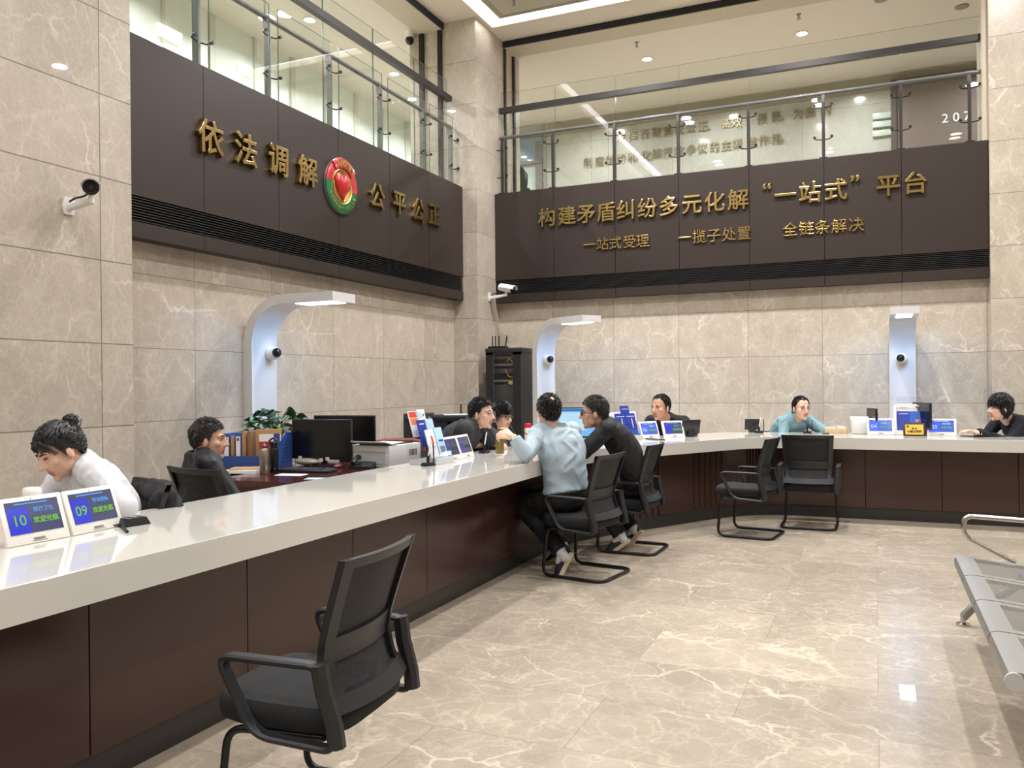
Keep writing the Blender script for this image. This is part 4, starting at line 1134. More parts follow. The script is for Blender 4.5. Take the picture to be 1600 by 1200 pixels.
    if trousers:
        m = MB(); m.sph(P, (.165*S, .135*S, .12*S))
        for k in (0, 1):
            kn, an, to = [T(q) for q in legs[k]]
            m.capsule(hips[k], kn, .098*S, .072*S); m.capsule(kn, kn.lerp(an, .6), .070*S, .060*S); m.cyl(kn.lerp(an, .5), kn.lerp(an, .95), .062*S, .060*S, 18)
        remesh(m, 'trousers', trousers, root, .009, 2, (.007, 11))
        if collar != 'hood' and not fem:
            q = MB(); rings = []
            for i in range(36):
                a = 2*PI*i/36; d_ = side_p*((.168*S+.016)*math.cos(a)) + Vector((0, 1, 0))*((.122*S+.016)*math.sin(a)); c = P + up*.045 - front*.006
                rings.append([c+d_*.97-up*.018, c+d_*1.0-up*.018, c+d_*1.0+up*.018, c+d_*.97+up*.018])
            q.ring_loft(rings, closed_v=True); q.build('belt', pm('black_leather', (22, 21, 21), .35), root)
    for k in (0, 1):
        kn, an, to = [T(q) for q in legs[k]]
        d_ = (to-an); f_ = Vector((d_.x, d_.y, d_.z)); f_.normalize()
        lat = f_.cross(Vector((0, 0, 1))).normalized(); u_ = lat.cross(f_).normalized()
        heel = an - u_*.055 - f_*.045
        rings = []; 
        sole = []
        for t_, w_, hh in ((0, .026, .05), (.04, .036, .075), (.10, .036, .078), (.16, .042, .062), (.22, .046, .046), (.265, .036, .034), (.285, .016, .022)):
            c = heel + f_*t_
            rings.append([c+lat*(w_*math.cos(a))+u_*(max(0, math.sin(a))*hh+(.0 if math.sin(a) < 0 else 0)) for a in [2*PI*i/16 for i in range(16)]])
            sole.append([c+lat*(w_*1.06)+u_*.012, c-lat*(w_*1.06)+u_*.012, c-lat*(w_*1.04)-u_*.018, c+lat*(w_*1.04)-u_*.018])
        q = MB(); q.ring_loft(rings); s1 = q.build('shoe', (shoe or {}).get('upper', pm('black_shoe', (24, 24, 26), .5)), root)
        q = MB(); q.ring_loft(sole); q.build('sole', (shoe or {}).get('sole', pm('dark_sole', (30, 30, 30), .7)), s1)
        if shoe and shoe.get('sock'):
            q = MB(); q.capsule(an.lerp(kn, -.06), an.lerp(kn, .32), .043, .046, 16); q.capsule(an, an.lerp(to, .5), .040, .030, 14); q.build('sock', shoe['sock'], root)
    if glasses:
        gm, w_ = glasses; q = MB()
        for s_ in (-1, 1):
            q.tube([h(s_*.034+.022*math.cos(a), .098-.006*abs(math.cos(a))*(1 if math.cos(a)*s_ > 0 else 0), .002+.016*math.sin(a)) for a in [2*PI*i/20 for i in range(20)]], w_, 6, closed=True)
            q.tube([h(s_*.056, .092, .006), h(s_*.078, .06, .006), h(s_*.083, .0, .0)], w_, 6)
        q.tube([h(-.012, .099, .004), h(0, .103, .007), h(.012, .099, .004)], w_, 6)
        go = q.build('glasses', gm, root)
        for s_ in (-1, 1):
            q = MB(); q.ring_loft([[h(s_*.034+.021*math.cos(a), .096, .002+.015*math.sin(a)) for a in [2*PI*i/16 for i in range(16)]], [h(s_*.034+.021*math.cos(a), .0965, .002+.015*math.sin(a)) for a in [2*PI*i/16 for i in range(16)]]])
            q.build('lens', M_glass, go, smooth=False)
    return root, T, h
V = Vector
PV = {}
def seated(p, f, kd=.40, w=.11, ank=.0, zk=.50):
    """knees and ankles of a person sitting upright at p facing f"""
    f = V((f[0], f[1], 0)).normalized(); r = V((f.y, -f.x, 0)); g = V((p[0], p[1], 0))
    out = []
    for s in (-1, 1):
        kn = g + f*kd + r*(s*w) + V((0, 0, zk)); an = g + f*(kd-.02+ank) + r*(s*w) + V((0, 0, .09)); out.append((kn, an, an + f*.13 - V((0, 0, .055))))
    return out
M_white = pm('white_cotton', (206, 206, 209), .8, var=.02)
M_navy = pm('navy_jacket', (13, 16, 23), .6, var=.08)
M_polo = pm('charcoal_polo', (42, 42, 44), .8, var=.05)
M_blk = pm('black_cotton', (16, 16, 19), .8, var=.05)
M_blue = pm('light_blue_shirt', (162, 178, 188), .75, var=.03)
M_djack = pm('dark_blazer', (18, 19, 25), .75, var=.06)
M_teal = pm('teal_hoodie', (120, 152, 160), .75, var=.04)
M_trou = pm('black_trousers', (14, 14, 17), .8, var=.06)
M_knit = pm('black_knit', (18, 19, 24), .9, var=.15, vscale=70)

# woman in white, writing behind tablets 10 and 09
f1 = V((-.42, -.89, 0)); r1 = V((f1.y, -f1.x, 0))
nk = at(130, 724, d=3.86); hd = at(94, 704, d=3.74)
pv = V((nk.x-f1.x*.12, nk.y-f1.y*.12, .50))
el1 = [at(196, 792, d=3.62), at(62, 792, d=3.88)]
desk1 = V((nk.x+f1.x*.30, nk.y+f1.y*.30, .775))
person('woman in a white top with her black hair in a bun, bent over writing', pv, f1, nk, f1, hd, V((-.27, -.96, -.20)),
       [(el1[0], desk1-r1*.10+f1*-.03), (el1[1], desk1+r1*.10)], seated(pv, f1), ('long_sleeve_top', M_white), hair='bun', tilt=-17, fem=True, trousers=M_trou, collar='crew', wr=(.007, 11), scale=1.0, thick=.014, roll=4, lid=.0032)
# older man in the navy hooded jacket
f2 = V((.62, .78, 0)); nk = at(317, 715, d=4.95); hd = at(327, 687, d=5.0); cb2 = at(297, 760, d=4.68); cc2 = V((cb2.x+f2.x*.235, cb2.y+f2.y*.235, 0)); pv = V((cc2.x-f2.x*.06, cc2.y-f2.y*.06, .50)); r2 = V((f2.y, -f2.x, 0))
person('grey-haired man in a dark navy hooded jacket, seen from behind at the side desk', pv, f2, nk, f2, hd, V((.86, .50, -.04)),
       [(nk-r2*.27+f2*.10-V((0, 0, .28)), pv-r2*.10+f2*.34+V((0, 0, .16))), (nk+r2*.27+f2*.14-V((0, 0, .27)), pv+r2*.10+f2*.34+V((0, 0, .16)))], seated(pv, f2), ('hooded_jacket', M_navy), hair='short', hairmat=M_hairg, skin=M_skin2, trousers=M_trou, collar='hood', thick=.012, wr=(.009, 11))
# man in the charcoal polo leaning over the counter
f3 = V((.98, .12, 0)); nk = at(738, 664, d=7.0); hd = at(753, 646, d=7.0); pv = V((nk.x-.36, nk.y-.02, .52)); r3 = V((f3.y, -f3.x, 0))
hnd = at(756, 694, z=.875)
PV['polo'] = pv.copy()
person('man in thin glasses and a charcoal polo shirt leaning on the counter', pv, f3, nk, f3, hd, V((.98, -.06, -.05)),
       [(nk-r3*.24+f3*.20-V((0, 0, .21)), V((hnd.x+.02, hnd.y+.10, .875))), (at(722, 697, z=.88), V((hnd.x, hnd.y, .872)))], seated(pv, f3), ('polo_shirt', M_polo), hair='short', trousers=M_trou, glasses=(pm('thin_silver', (150, 140, 130), .3, .8), .0016), sleeve=.5, scale=1.05, thick=.012, hscale=1.06)
# young man behind him
f4 = V((.9, -.3, 0)); nk = at(771, 667, d=7.5); hd = at(784, 650, d=7.5); pv = V((nk.x-.25, nk.y+.06, .52)); r4 = V((f4.y, -f4.x, 0))
PV['young'] = pv.copy()
person('young man with thick black glasses and black top, half hidden behind the polo man', pv, f4, nk, f4, hd, V((.93, -.30, -.12)),
       [(nk-r4*.24+f4*.12-V((0, 0, .25)), nk-r4*.1+f4*.32-V((0, 0, .22))), (nk+r4*.24+f4*.12-V((0, 0, .25)), nk+r4*.08+f4*.32-V((0, 0, .22)))], seated(pv, f4), ('black_top', M_blk), hair='fringe', trousers=M_trou, glasses=(M_black, .0032))
# man in the light blue shirt, back to us
f5 = V((-.93, .37, 0)); c5f = V((-.80, .60, 0)); nk = at(868, 669, d=6.25); hd = at(857, 643, d=6.22); pv = at(884, 792, d=6.2); pv.z = .535; r5 = V((c5f.y, -c5f.x, 0))
el = at(823, 712, z=.885); wr_ = at(804, 684, d=5.92)
kL = V((pv.x-.38, pv.y+.02, .47)); kR = V((pv.x-.33, pv.y+.24, .50))
shoes5 = dict(upper=pm('navy_shoe', (34, 36, 44), .7), sole=pm('cream_sole', (206, 190, 160), .7), sock=pm('white_sock', (210, 208, 206), .8))
aL = at(893, 862, d=5.95); aR = V((pv.x-.12, pv.y+.26, .12))
p5, T5, h5 = person('man in a light blue shirt, back to the camera, elbow on the counter', pv, f5, nk, c5f, hd, V((-.66, .75, -.02)),
       [(el, wr_), (nk+r5*.26+c5f*.12-V((0, 0, .22)), V((-2.42, 6.15, .875)))], [(kL, V((pv.x+.02, pv.y-.13, .15)), V((pv.x+.02, pv.y-.14, .15))+V((-.055, 0, -.115))), (kR, aR, aR+V((-.10, .03, -.06)))], ('shirt', M_blue), hair='short', extras='crown', trousers=M_trou, shoe=shoes5, wr=(.010, 12), scale=1.02, thick=.012, hands=[((-.80, -.36, .30), (.15, -.72, .66)), ((-.9, .3, 0), (0, 0, 1))], curl=(1.1, .4), hscale=1.04, hem=.10, shw=.146)
# watch on his left wrist
dw = (wr_-el).normalized(); a_, b_ = frame_of(dw)
inv5 = p5.matrix_basis.inverted()
q = MB(); q.tube([inv5 @ (el.lerp(wr_, .985) + a_*(.032*math.cos(2*PI*i/20)) + b_*(.032*math.sin(2*PI*i/20))) for i in range(20)], .007, 6, closed=True)
wt = q.build('wristwatch', M_black, p5)
cface = el.lerp(wr_, .985) + (at(800, 686, d=5.5)-el.lerp(wr_, .985)).normalized()*.036
q = MB(); q.cyl(inv5 @ (cface-(V((0, 0, HC))-cface).normalized()*.004), inv5 @ (cface+(V((0, 0, HC))-cface).normalized()*.004), .019, n=20); q.build('dial', pm('white_dial', (226, 226, 222), .25), wt)
# man in the dark jacket, profile to the left
f6 = V((-.97, -.22, 0)); nk = at(951, 664, d=6.6); hd = at(928, 645, d=6.55); pv = V((-1.84, 6.80, .53)); r6 = V((f6.y, -f6.x, 0))
aR6 = at(938, 842, d=6.6); 
person('man in black-framed glasses and a dark jacket, leaning on the counter in profile', pv, f6, nk, f6, hd, V((-.93, -.36, -.06)),
       [(nk-r6*.22+f6*.18-V((0, 0, .20)), V((-2.47, 6.42, .872))), (nk+r6*.22+f6*.20-V((0, 0, .20)), V((-2.44, 6.62, .872)))], [(V((pv.x-.36, pv.y-.13, .50)), V((pv.x-.10, pv.y-.12, .12)), V((pv.x-.20, pv.y-.15, .045))), (V((pv.x-.38, pv.y+.12, .50)), V((pv.x-.06, pv.y+.13, .14)), V((pv.x-.14, pv.y+.14, .05)))], ('jacket', M_djack), hair='short', hairmat=M_hairg, skin=M_skin2, trousers=M_trou, glasses=(M_black, .0034), shoe=shoes5, thick=.014, scale=1.05, wr=(.008, 10), hscale=1.04)
# man in black behind tablet 05
f7 = V((-.15, -.98, 0)); nk = at(1042, 655, d=9.0); hd = at(1032, 637, d=8.85); pv = V((nk.x+.04, nk.y+.26, .52)); r7 = V((f7.y, -f7.x, 0))
PV['bald'] = pv.copy()
person('balding man in a black jacket looking over the 05 tablet', pv, f7, nk, f7, hd, V((-.42, -.90, -.02)),
       [(nk-r7*.25+f7*.10-V((0, 0, .24)), nk-r7*.12+f7*.34-V((0, 0, .22))), (nk+r7*.25+f7*.10-V((0, 0, .24)), nk+r7*.10+f7*.34-V((0, 0, .22)))], seated(pv, f7), ('jacket', M_blk), hair='recede', skin=M_skin2, trousers=M_trou, scale=1.08, thick=.012, hscale=1.14)
# man in the teal hoodie
f8 = V((.72, -.69, 0)); nk = at(1244, 654, d=9.3); hd = at(1252, 638, d=9.2); pv = V((nk.x-.24, nk.y+.20, .52)); r8 = V((f8.y, -f8.x, 0))
hnd = at(1302, 673, z=.872); hnd.y = min(hnd.y, 9.62)
PV['teal'] = pv.copy()
person('man in a pale teal hoodie stretching an arm along the far counter', pv, f8, nk, f8, hd, V((.56, -.82, -.02)),
       [(nk-r8*.22+f8*.22-V((0, 0, .16)), V((hnd.x, 9.66, .875))), (nk+r8*.24+f8*.06-V((0, 0, .24)), nk+r8*.06+f8*.32-V((0, 0, .215)))], seated(pv, f8), ('hoodie', M_teal), hair='recede', trousers=M_trou, collar='hood', thick=.012, wr=(.007, 12), hscale=1.08, glasses=(pm('thin_silver', (150, 140, 130), .3, .8), .0013))
# woman with the bob at the right edge
f9 = V((-.88, -.47, 0)); nk = at(1578, 655, d=8.35); hd = at(1562, 637, d=8.25); pv = V((nk.x+.30, nk.y+.16, .52)); r9 = V((f9.y, -f9.x, 0))
h9 = at(1507, 676, z=.875)
PV['bob'] = pv.copy()
person('woman with a black bob and black sweater, arms on the far counter', pv, f9, nk, f9, hd, V((-.90, -.44, -.06)),
       [(nk-r9*.20+f9*.14-V((0, 0, .22)), V((h9.x+.10, h9.y+.02, .875))), (nk+r9*.20+f9*.16-V((0, 0, .22)), V((h9.x+.14, h9.y+.14, .875)))], seated(pv, f9), ('sweater', M_knit), hair='bob', fem=True, trousers=M_trou, collar='crew', hscale=1.06, thick=.014)

# ------------------------------------------------------------------ things on the counter
ZW = ZT
M_frame = pm('white_plastic', (234, 230, 222), .28)
M_scrdark = pm('screen_slate', (66, 70, 98), .1, emit=((66, 72, 110), .12)); M_scrblue = pm('screen_blue', (44, 54, 170), .1, emit=((48, 60, 190), .22))
M_scrlit = pm('screen_bright', (60, 80, 160), .1, emit=((60, 86, 180), .32)); M_scrlitb = pm('screen_bright_blue', (60, 84, 220), .1, emit=((66, 90, 236), .42))
M_scrdim = pm('screen_dim', (62, 66, 84), .08, emit=((60, 64, 88), .08)); M_scrdimb = pm('screen_dim_blue', (52, 54, 130), .08, emit=((52, 54, 130), .12))
M_gtxt = emis('green_text', (140, 206, 96), .5); M_btxt = emis('pale_blue_text', (120, 180, 255), .48); M_wtxt = emis('white_text', (214, 238, 255), .5); M_dtxt = emis('dim_text', (120, 130, 120), .25)
def facing(dx, dy): return math.atan2(dx, -dy)        # local -Y (the front) turned to (dx, dy)
def tablet(c, rz, no, title, label, style='dim', w_=.245, hh=.178):
    t = thing('counter_tablet', label, 'tablet', c, rz, 'white number tablets on the counter')
    lean = R(20); Rm = Euler((-lean, 0, 0)).to_matrix()
    dn = Rm @ V((0, 0, 1)); ft = Rm @ V((0, -1, 0))
    org = V((0, 0, .002))
    def P(x, z, o=0): return org + V((x, 0, 0)) + dn*z + ft*o
    m = MB(); m.box(P(0, hh/2, -.011), (w_, .022, hh), rot=Rm, bev=.004)
    fr = m.build('frame', M_frame, t)
    m = MB(); m.prism([(0, .0), (.10, .0), (.10, .012), (.055, .10), (.035, .095)], ((0, 1, 0), (0, 0, 1), (1, 0, 0)), w_*.5, (-w_*.25, .01, .001)); m.build('stand', M_frame, t)
    A, B = {'dim': (M_scrdark, M_scrblue), 'bright': (M_scrlit, M_scrlitb), 'off': (M_scrdim, M_scrdimb)}[style]
    num, txt, ttl = {'dim': (M_gtxt, M_gtxt, M_btxt), 'bright': (M_wtxt, M_gtxt, M_wtxt), 'off': (M_dtxt, M_dtxt, M_scrdimb)}[style]
    if no in ('06', '05'): num = M_wtxt if no == '06' else M_dtxt
    sw, sh_ = w_*.84, hh*.68; zc = hh*.56
    sc = MB().box(P(0, zc, .001), (sw, .002, sh_), rot=Rm).build('screen', A, t, smooth=False)
    MB().box(P(-sw*.305, zc-sh_*.09, .0022), (sw*.39, .001, sh_*.82), rot=Rm).build('number_field', B, sc, smooth=False)
    X = (1, 0, 0)
    def tx(name, s, size, x, z, mm, fat=0): MB().text(s, size, basis(X, dn, P(x, z, .0034)), .0006, fat).build(name, mm, sc, smooth=False)
    tx('number', no, sh_*.46, -sw*.30, zc-sh_*.10, num, .0004)
    tx('greeting', '欢迎光临', sh_*.205, sw*.20, zc-sh_*.14, txt, .0006)
    tx('title', title, sh_*.165, sw*.19, zc+sh_*.19, ttl, .0003)
    MB().box(P(-sw*.02, zc+sh_*.42, .0024), (sw*.62, .001, sh_*.045), rot=Rm).build('heading_line', ttl, sc, smooth=False)
    m = MB(); m.cyl(P(0, hh-.012, .0), P(0, hh-.012, .0012), .0022, n=10); m.build('front_camera', M_black, fr)
    m = MB()
    for k in range(5): m.box(P(-.018+.009*k, .016, .0012), (.007, .001, .008), rot=Rm)
    m.box(P(0, .008, .0012), (.06, .001, .0012), rot=Rm)
    m.build('maker_mark', pm('grey_print', (120, 112, 108), .6), fr)
    return t
def mid(u0, v0, u1, v1): 
    a, b_ = at(u0, v0, z=ZW), at(u1, v1, z=ZW); return (a+b_)/2
tablet(V((-2.815, 2.10, ZW)), facing(1, -.03), '10', '医疗卫生', 'white counter tablet showing number 10')
tablet(V((-2.815, 2.355, ZW)), facing(1, .06), '09', '劳动保障', 'white counter tablet showing number 09')
c = mid(705, 722, 725, 718); tablet(V((-2.86, 5.49, ZW)), facing(1, .02), '08', '', 'white counter tablet with dim screen, beside the brochure stand, left of its pair', 'off', .235, .185)
tablet(V((-2.875, 5.735, ZW)), facing(1, .05), '07', '', 'white counter tablet with dim screen, right one of the pair by the tea glass', 'off', .235, .185)
tablet(mid(1004, 685.6, 1032, 684), facing(.84, -.55), '06', '法律服务', 'white counter tablet showing number 06', 'bright', .245)
tablet(mid(1040, 684, 1070, 683.4)+V((.0, .0, 0)), facing(.7, -.7), '05', '法律服务', 'white counter tablet showing number 05', 'dim', .245)
tablet(mid(1356, 679.5, 1397, 679.5), facing(.06, -1), '04', '法律服务', 'white counter tablet showing number 04', 'bright', .26)
tablet(mid(1450, 681, 1493, 681), facing(-.05, -1), '03', '综合受理', 'white counter tablet showing number 03', 'bright', .265)

M_acr = glass_mat('acrylic', (.95, .96, .98), k=1.0)
def brochure_stand(c, rz, label, tiers=3, w_=.24):
    t = thing('brochure_stand', label, 'stand', c, rz, 'stepped brochure stands')
    gp = pm('pale_grey_plastic', (196, 196, 196), .35)
    m = MB(); m.prism([(-.06, 0), (.16, 0), (.16, .03), (.10, .035), (-.06, .045)], ((0, 1, 0), (0, 0, 1), (1, 0, 0)), w_, (-w_/2, 0, .001)); m.build('base', gp, t)
    for s in (-1, 1):
        m = MB(); m.prism([(-.06, .03), (.17, .03), (.235, .30), (.22, .305), (-.045, .10)], ((0, 1, 0), (0, 0, 1), (1, 0, 0)), .004, (s*(w_/2)-.002, 0, 0)); m.build('side_panel', M_acr, t, smooth=False)
    for k in range(tiers):
        Rm = Euler((-R(16), 0, 0)).to_matrix()
        m = MB(); m.box(V((0, -.035+.075*k, .10+.075*k)), (w_-.01, .003, .13), rot=Rm); m.build('pocket_front', M_acr, t, smooth=False)
    return t
def leaflet(stand, tier, x, w_, hh, m_, label, mark=None, dy=0):
    Rm = Euler((-R(16), 0, 0)).to_matrix()
    loc = stand.matrix_basis @ V((x, -.018+.075*tier+dy, .048+.072*tier))
    t = thing('leaflet', label, 'leaflet', loc, stand.rotation_euler.z, 'leaflets in the brochure stands')
    MB().box(Rm @ V((0, 0, hh/2)), (w_, .008, hh), rot=Rm).build('cover', m_, t, smooth=False)
    if mark:
        for (mx, mz, mw, mh, mm) in mark: MB().box(Rm @ V((mx*w_, -.0048, mz*hh)), (mw*w_, .001, mh*hh), rot=Rm).build('printed_mark', mm, t, smooth=False)
    return t
W_ = pm('paper_white', (232, 230, 228), .6); RD = pm('print_red', (206, 62, 44), .5); LB = pm('paper_pale_blue', (178, 208, 226), .5); DB = pm('print_blue', (30, 52, 150), .4); MBl = pm('print_mid_blue', (26, 86, 176), .4); YT = pm('print_yellow', (226, 206, 120), .5); GY = pm('print_grey', (110, 112, 120), .6); KR = pm('kraft_board', (168, 128, 84), .7); OR = pm('print_orange', (226, 120, 84), .5)
s1 = brochure_stand(V((-2.87, 5.23, ZW)), facing(1, -.05), 'clear stepped brochure stand beside the dim pair of tablets', w_=.24)
leaflet(s1, 0, -.062, .105, .205, W_, 'white leaflet with a red emblem, front of the left brochure stand', [(.1, .62, .22, .30, RD), (.05, .38, .6, .015, GY)])
leaflet(s1, 0, .055, .10, .215, LB, 'pale blue leaflet beside the white one, front of the left brochure stand', [(.05, .55, .6, .06, DB), (.05, .22, .6, .26, GY)])
leaflet(s1, 1, -.055, .10, .20, DB, 'dark blue leaflet in the middle tier of the left brochure stand', [(0, .85, .6, .04, W_)])
leaflet(s1, 1, .055, .095, .205, LB, 'pale blue leaflet in the middle tier of the left brochure stand')
leaflet(s1, 2, -.06, .10, .19, W_, 'white leaflet with orange-red top, rear tier of the left brochure stand', [(0, .86, .9, .22, RD), (0, .6, .9, .25, OR)])
leaflet(s1, 2, .055, .10, .20, W_, 'white and blue leaflet, rear tier of the left brochure stand', [(-.2, .8, .5, .25, LB), (.25, .78, .2, .1, GY)])
f_ = V((.85, -.53, 0)); s2 = brochure_stand(mid(968, 689, 1000, 686.5)+V((-.03, .02, 0)), facing(f_.x, f_.y), 'white stepped brochure stand beside the 06 tablet', w_=.30)
leaflet(s2, 0, -.066, .128, .22, DB, 'blue brochure with yellow column of text, left of two beside tablet 06', [(.1, .55, .08, .45, YT), (0, .86, .8, .03, LB), (0, .12, 1, .24, MBl)])
leaflet(s2, 0, .066, .128, .22, DB, 'blue brochure with yellow column of text, right of two beside tablet 06', [(.1, .55, .08, .45, YT), (0, .86, .8, .03, LB), (0, .12, 1, .24, MBl)])
leaflet(s2, 1, .06, .11, .22, DB, 'smaller blue brochure behind the pair beside tablet 06', [(0, .85, .7, .03, LB)])
def paper_bag(loc, rz, label):
    t = thing('paper_bag', label, 'bag', loc, rz, 'white paper bags behind the brochures')
    m = MB(); m.ring_loft([[V((-.10, -.035, 0)), V((.10, -.035, 0)), V((.10, .035, 0)), V((-.10, .035, 0))], [V((-.10, -.04, .18)), V((.10, -.04, .18)), V((.10, .04, .18)), V((-.10, .04, .18))], [V((-.102, -.02, .27)), V((.102, -.02, .27)), V((.102, .02, .27)), V((-.102, .02, .27))]])
    m.build('bag', W_, t, ang=20)
    for s in (-1, 1): MB().tube(fillet([(-.05, s*.024, .24), (-.045, s*.04, .17), (0, s*.05, .13), (.045, s*.04, .17), (.05, s*.024, .24)], .03), .003, 6).build('handle', pm('grey_cord', (128, 132, 140), .6), t)
    return t
bp = at(958, 668, d=8.25); paper_bag((bp.x, bp.y, ZW), facing(f_.x, f_.y), 'white paper bag with grey cord handle behind the blue brochures, left one')
bp = at(979, 666, d=8.42); paper_bag((bp.x, bp.y, ZW), facing(f_.x, f_.y), 'white paper bag with grey cord handle behind the blue brochures, right one')
s3c = mid(1400, 679.5, 1443, 680)
t = thing('brochure_stand', 'white framed brochure stand with clear top between tablets 04 and 03', 'stand', s3c+V((.0, .06, 0)), 0, 'stepped brochure stands')
m = MB()
for s in (-1, 1): m.box((s*.135, .03, .15), (.025, .10, .30), rot=(-R(12), 0, 0))
m.box((0, .0, .022), (.29, .14, .04)); m.box((0, .062, .296), (.29, .02, .014)); m.build('frame', M_frame, t)
MB().box((0, .10, .27), (.24, .004, .24), rot=(-R(8), 0, 0)).build('clear_panel', M_acr, t, smooth=False)
leaflet(t, 0, -.055, .12, .20, DB, 'dark blue brochure in the white framed stand by tablet 04', [(0, .86, .7, .03, LB)])
leaflet(t, 0, .062, .115, .20, MBl, 'brighter blue brochure in the white framed stand by tablet 04', [(.1, .5, .3, .12, OR)])
leaflet(t, 1, .0, .24, .20, W_, 'white sheet with a grey arc behind the blue brochures by tablet 04', [(-.2, .8, .3, .02, GY), (.3, .85, .1, .06, RD)], dy=-.01)
pc = mid(1412.5, 682.3, 1445, 682.3)
t = thing('gold_plaque', 'brown framed gold plaque with black characters between tablets 04 and 03', 'plaque', pc+V((0, -.02, 0)), facing(.1, -1))
Rm = Euler((-R(12), 0, 0)).to_matrix()
MB().box(Rm @ V((0, 0, .067))+V((0, 0, .004)), (.20, .018, .134), rot=Rm, bev=.003).build('frame', pm('brown_wood_frame', (62, 34, 26), .4), t)
pl_ = MB().box(Rm @ V((0, -.0095, .067))+V((0, 0, .004)), (.165, .004, .10), rot=Rm).build('gold_field', pm('yellow_gold_plate', (232, 194, 84), .35, .3), t, smooth=False)
PB = lambda x, z: basis((1, 0, 0), Rm @ V((0, 0, 1)), Rm @ V((x, -.0125, z))+V((0, 0, .004)))
MB().text('湖 北', .022, PB(0, .075), .001, .0004).build('upper_line', pm('ink_black', (40, 30, 16), .5), pl_, smooth=False)
MB().text('巾帼文明岗', .027, PB(0, .045), .001, .0006).build('lower_line', pm('ink_black', (40, 30, 16), .5), pl_, smooth=False)
MB().cyl(Rm @ V((-.06, -.011, .098))+V((0, 0, .004)), Rm @ V((-.06, -.013, .098))+V((0, 0, .004)), .012, n=18).build('seal', pm('seal_green', (84, 92, 40), .5), pl_)
bpy.data.objects.remove(pl_.children[0]) if False else None

def pen_stand(c, label, rz=0, pen=True):
    t = thing('pen_stand', label, 'pen stand', c, rz, 'black pen stands on the counter')
    m = MB(); m.prism([(-.045, 0), (.045, 0), (.03, .022), (-.03, .022)], ((1, 0, 0), (0, 0, 1), (0, 1, 0)), .06, (0, -.03, .001)); m.tube(fillet([(.035, 0, .012), (.052, 0, .03), (.05, 0, .13), (.046, 0, .15)], .02), .005, 6)
    m.build('base', pm('black_gloss_plastic', (26, 26, 28), .3), t)
    MB().lathe([(0, 0), (.010, 0), (.012, .03), (.007, .05), (0, .05)], c=(0, 0, .02), n=12).build('socket', M_black, t)
    if pen: MB().lathe([(0, .0), (.003, .01), (.0055, .03), (.0055, .11), (.0035, .12), (0, .12)], c=(0, 0, .055), rot=Euler((R(6), R(8), 0)), n=10).build('pen', pm('white_pen', (222, 222, 224), .3), t)
    return t
pen_stand(at(669, 728, z=ZW), 'black pen stand left of the left brochure stand', R(70))
pen_stand(at(757, 708, z=ZW), 'black pen stand with white pen between tablet 07 and the tea glass', R(80))
pen_stand(at(1083, 680.5, z=ZW), 'black pen stand with white pen beside tablet 05', R(40))
pen_stand(at(1186, 676.4, z=ZW), 'black pen stand alone in the bend of the far counter', R(20))
pen_stand(at(1262, 676.5, z=ZW)+V((0, -.06, 0)), 'black pen stand in front of the man in the teal hoodie', 0, False)
def reader(c, rz, label):
    t = thing('card_reader', label, 'card reader', c, rz)
    m = MB(); m.prism([(-.06, 0), (.06, 0), (.04, .032), (-.04, .032)], ((1, 0, 0), (0, 0, 1), (0, 1, 0)), .07, (0, -.035, .001)); m.build('body', pm('black_gloss_plastic', (26, 26, 28), .3), t)
    MB().box((0, 0, .034), (.012, .05, .004)).build('slot_light', pm('grey_lens', (150, 152, 156), .2), t)
    MB().tube(fillet([(-.05, 0, .012), (-.09, .01, .008), (-.12, .03, .006)], .02), .0035, 6).build('cable', M_black, t)
reader(at(213, 821, z=ZW)+V((-.02, 0, 0)), R(80), 'small black card reader on the counter right of tablet 09')
def pen(p, q, label, m_=None):
    d = (q-p); t = thing('pen', label, 'pen', (p+q)/2, math.atan2(d.y, d.x), 'loose pens')
    L_ = d.length/2
    MB().lathe([(0, -L_), (.002, -L_+.008), (.0055, -L_+.025), (.0055, L_), (0, L_)], c=(0, 0, .006), rot=Euler((0, PI/2, 0)), n=10).build('barrel', m_ or M_black, t)
pen(at(189, 823, z=ZW), at(199, 833, z=ZW), 'short black pen lying beside tablet 09')
pen(at(1010, 685.5, z=ZW)+V((0, -.08, 0)), at(1042, 687, z=ZW)+V((.0, -.08, 0)), 'black pen lying in front of tablet 06')
pen(at(1283, 677.5, z=ZW)+V((0, -.05, 0)), at(1296, 677.5, z=ZW)+V((0, -.05, 0)), 'black pen lying in front of the teal hoodie man')
pen(at(1498, 681, z=ZW)+V((0, -.04, 0)), at(1524, 682, z=ZW)+V((0, -.04, 0)), 'black pen lying right of tablet 03')
# tea glass, bottle, small glass
p = at(781, 712, z=ZW)
t = thing('tea_glass', 'tall glass of green tea in front of the blue shirt man', 'glass', p)
MB().lathe([(0, .001), (.034, .001), (.036, .01), (.037, .165), (.0345, .165), (.033, .016), (0, .014)], n=28).build('glass', M_glass, t)
MB().lathe([(0, .018), (.0325, .018), (.034, .135), (0, .135)], n=28).build('tea', pm('green_tea', (116, 98, 34), .15, var=.3, vscale=40), t)
MB().lathe([(.0372, .148), (.0372, .166), (.034, .166), (.034, .148)], n=28, loop=True).build('rim_band', pm('silver', (180, 186, 190), .15, 1), t)
p = at(793, 703, z=ZW)
t = thing('small_glass', 'small empty glass right of the tea glass', 'glass', p+V((.02, 0, 0)))
MB().lathe([(0, .001), (.026, .001), (.032, .09), (.030, .09), (.024, .008), (0, .006)], n=22).build('glass', M_glass, t)
p = at(816, 695, z=ZW)
t = thing('patterned_bottle', 'white patterned bottle with a red cap on the counter', 'bottle', p+V((.10, -.10, 0)))
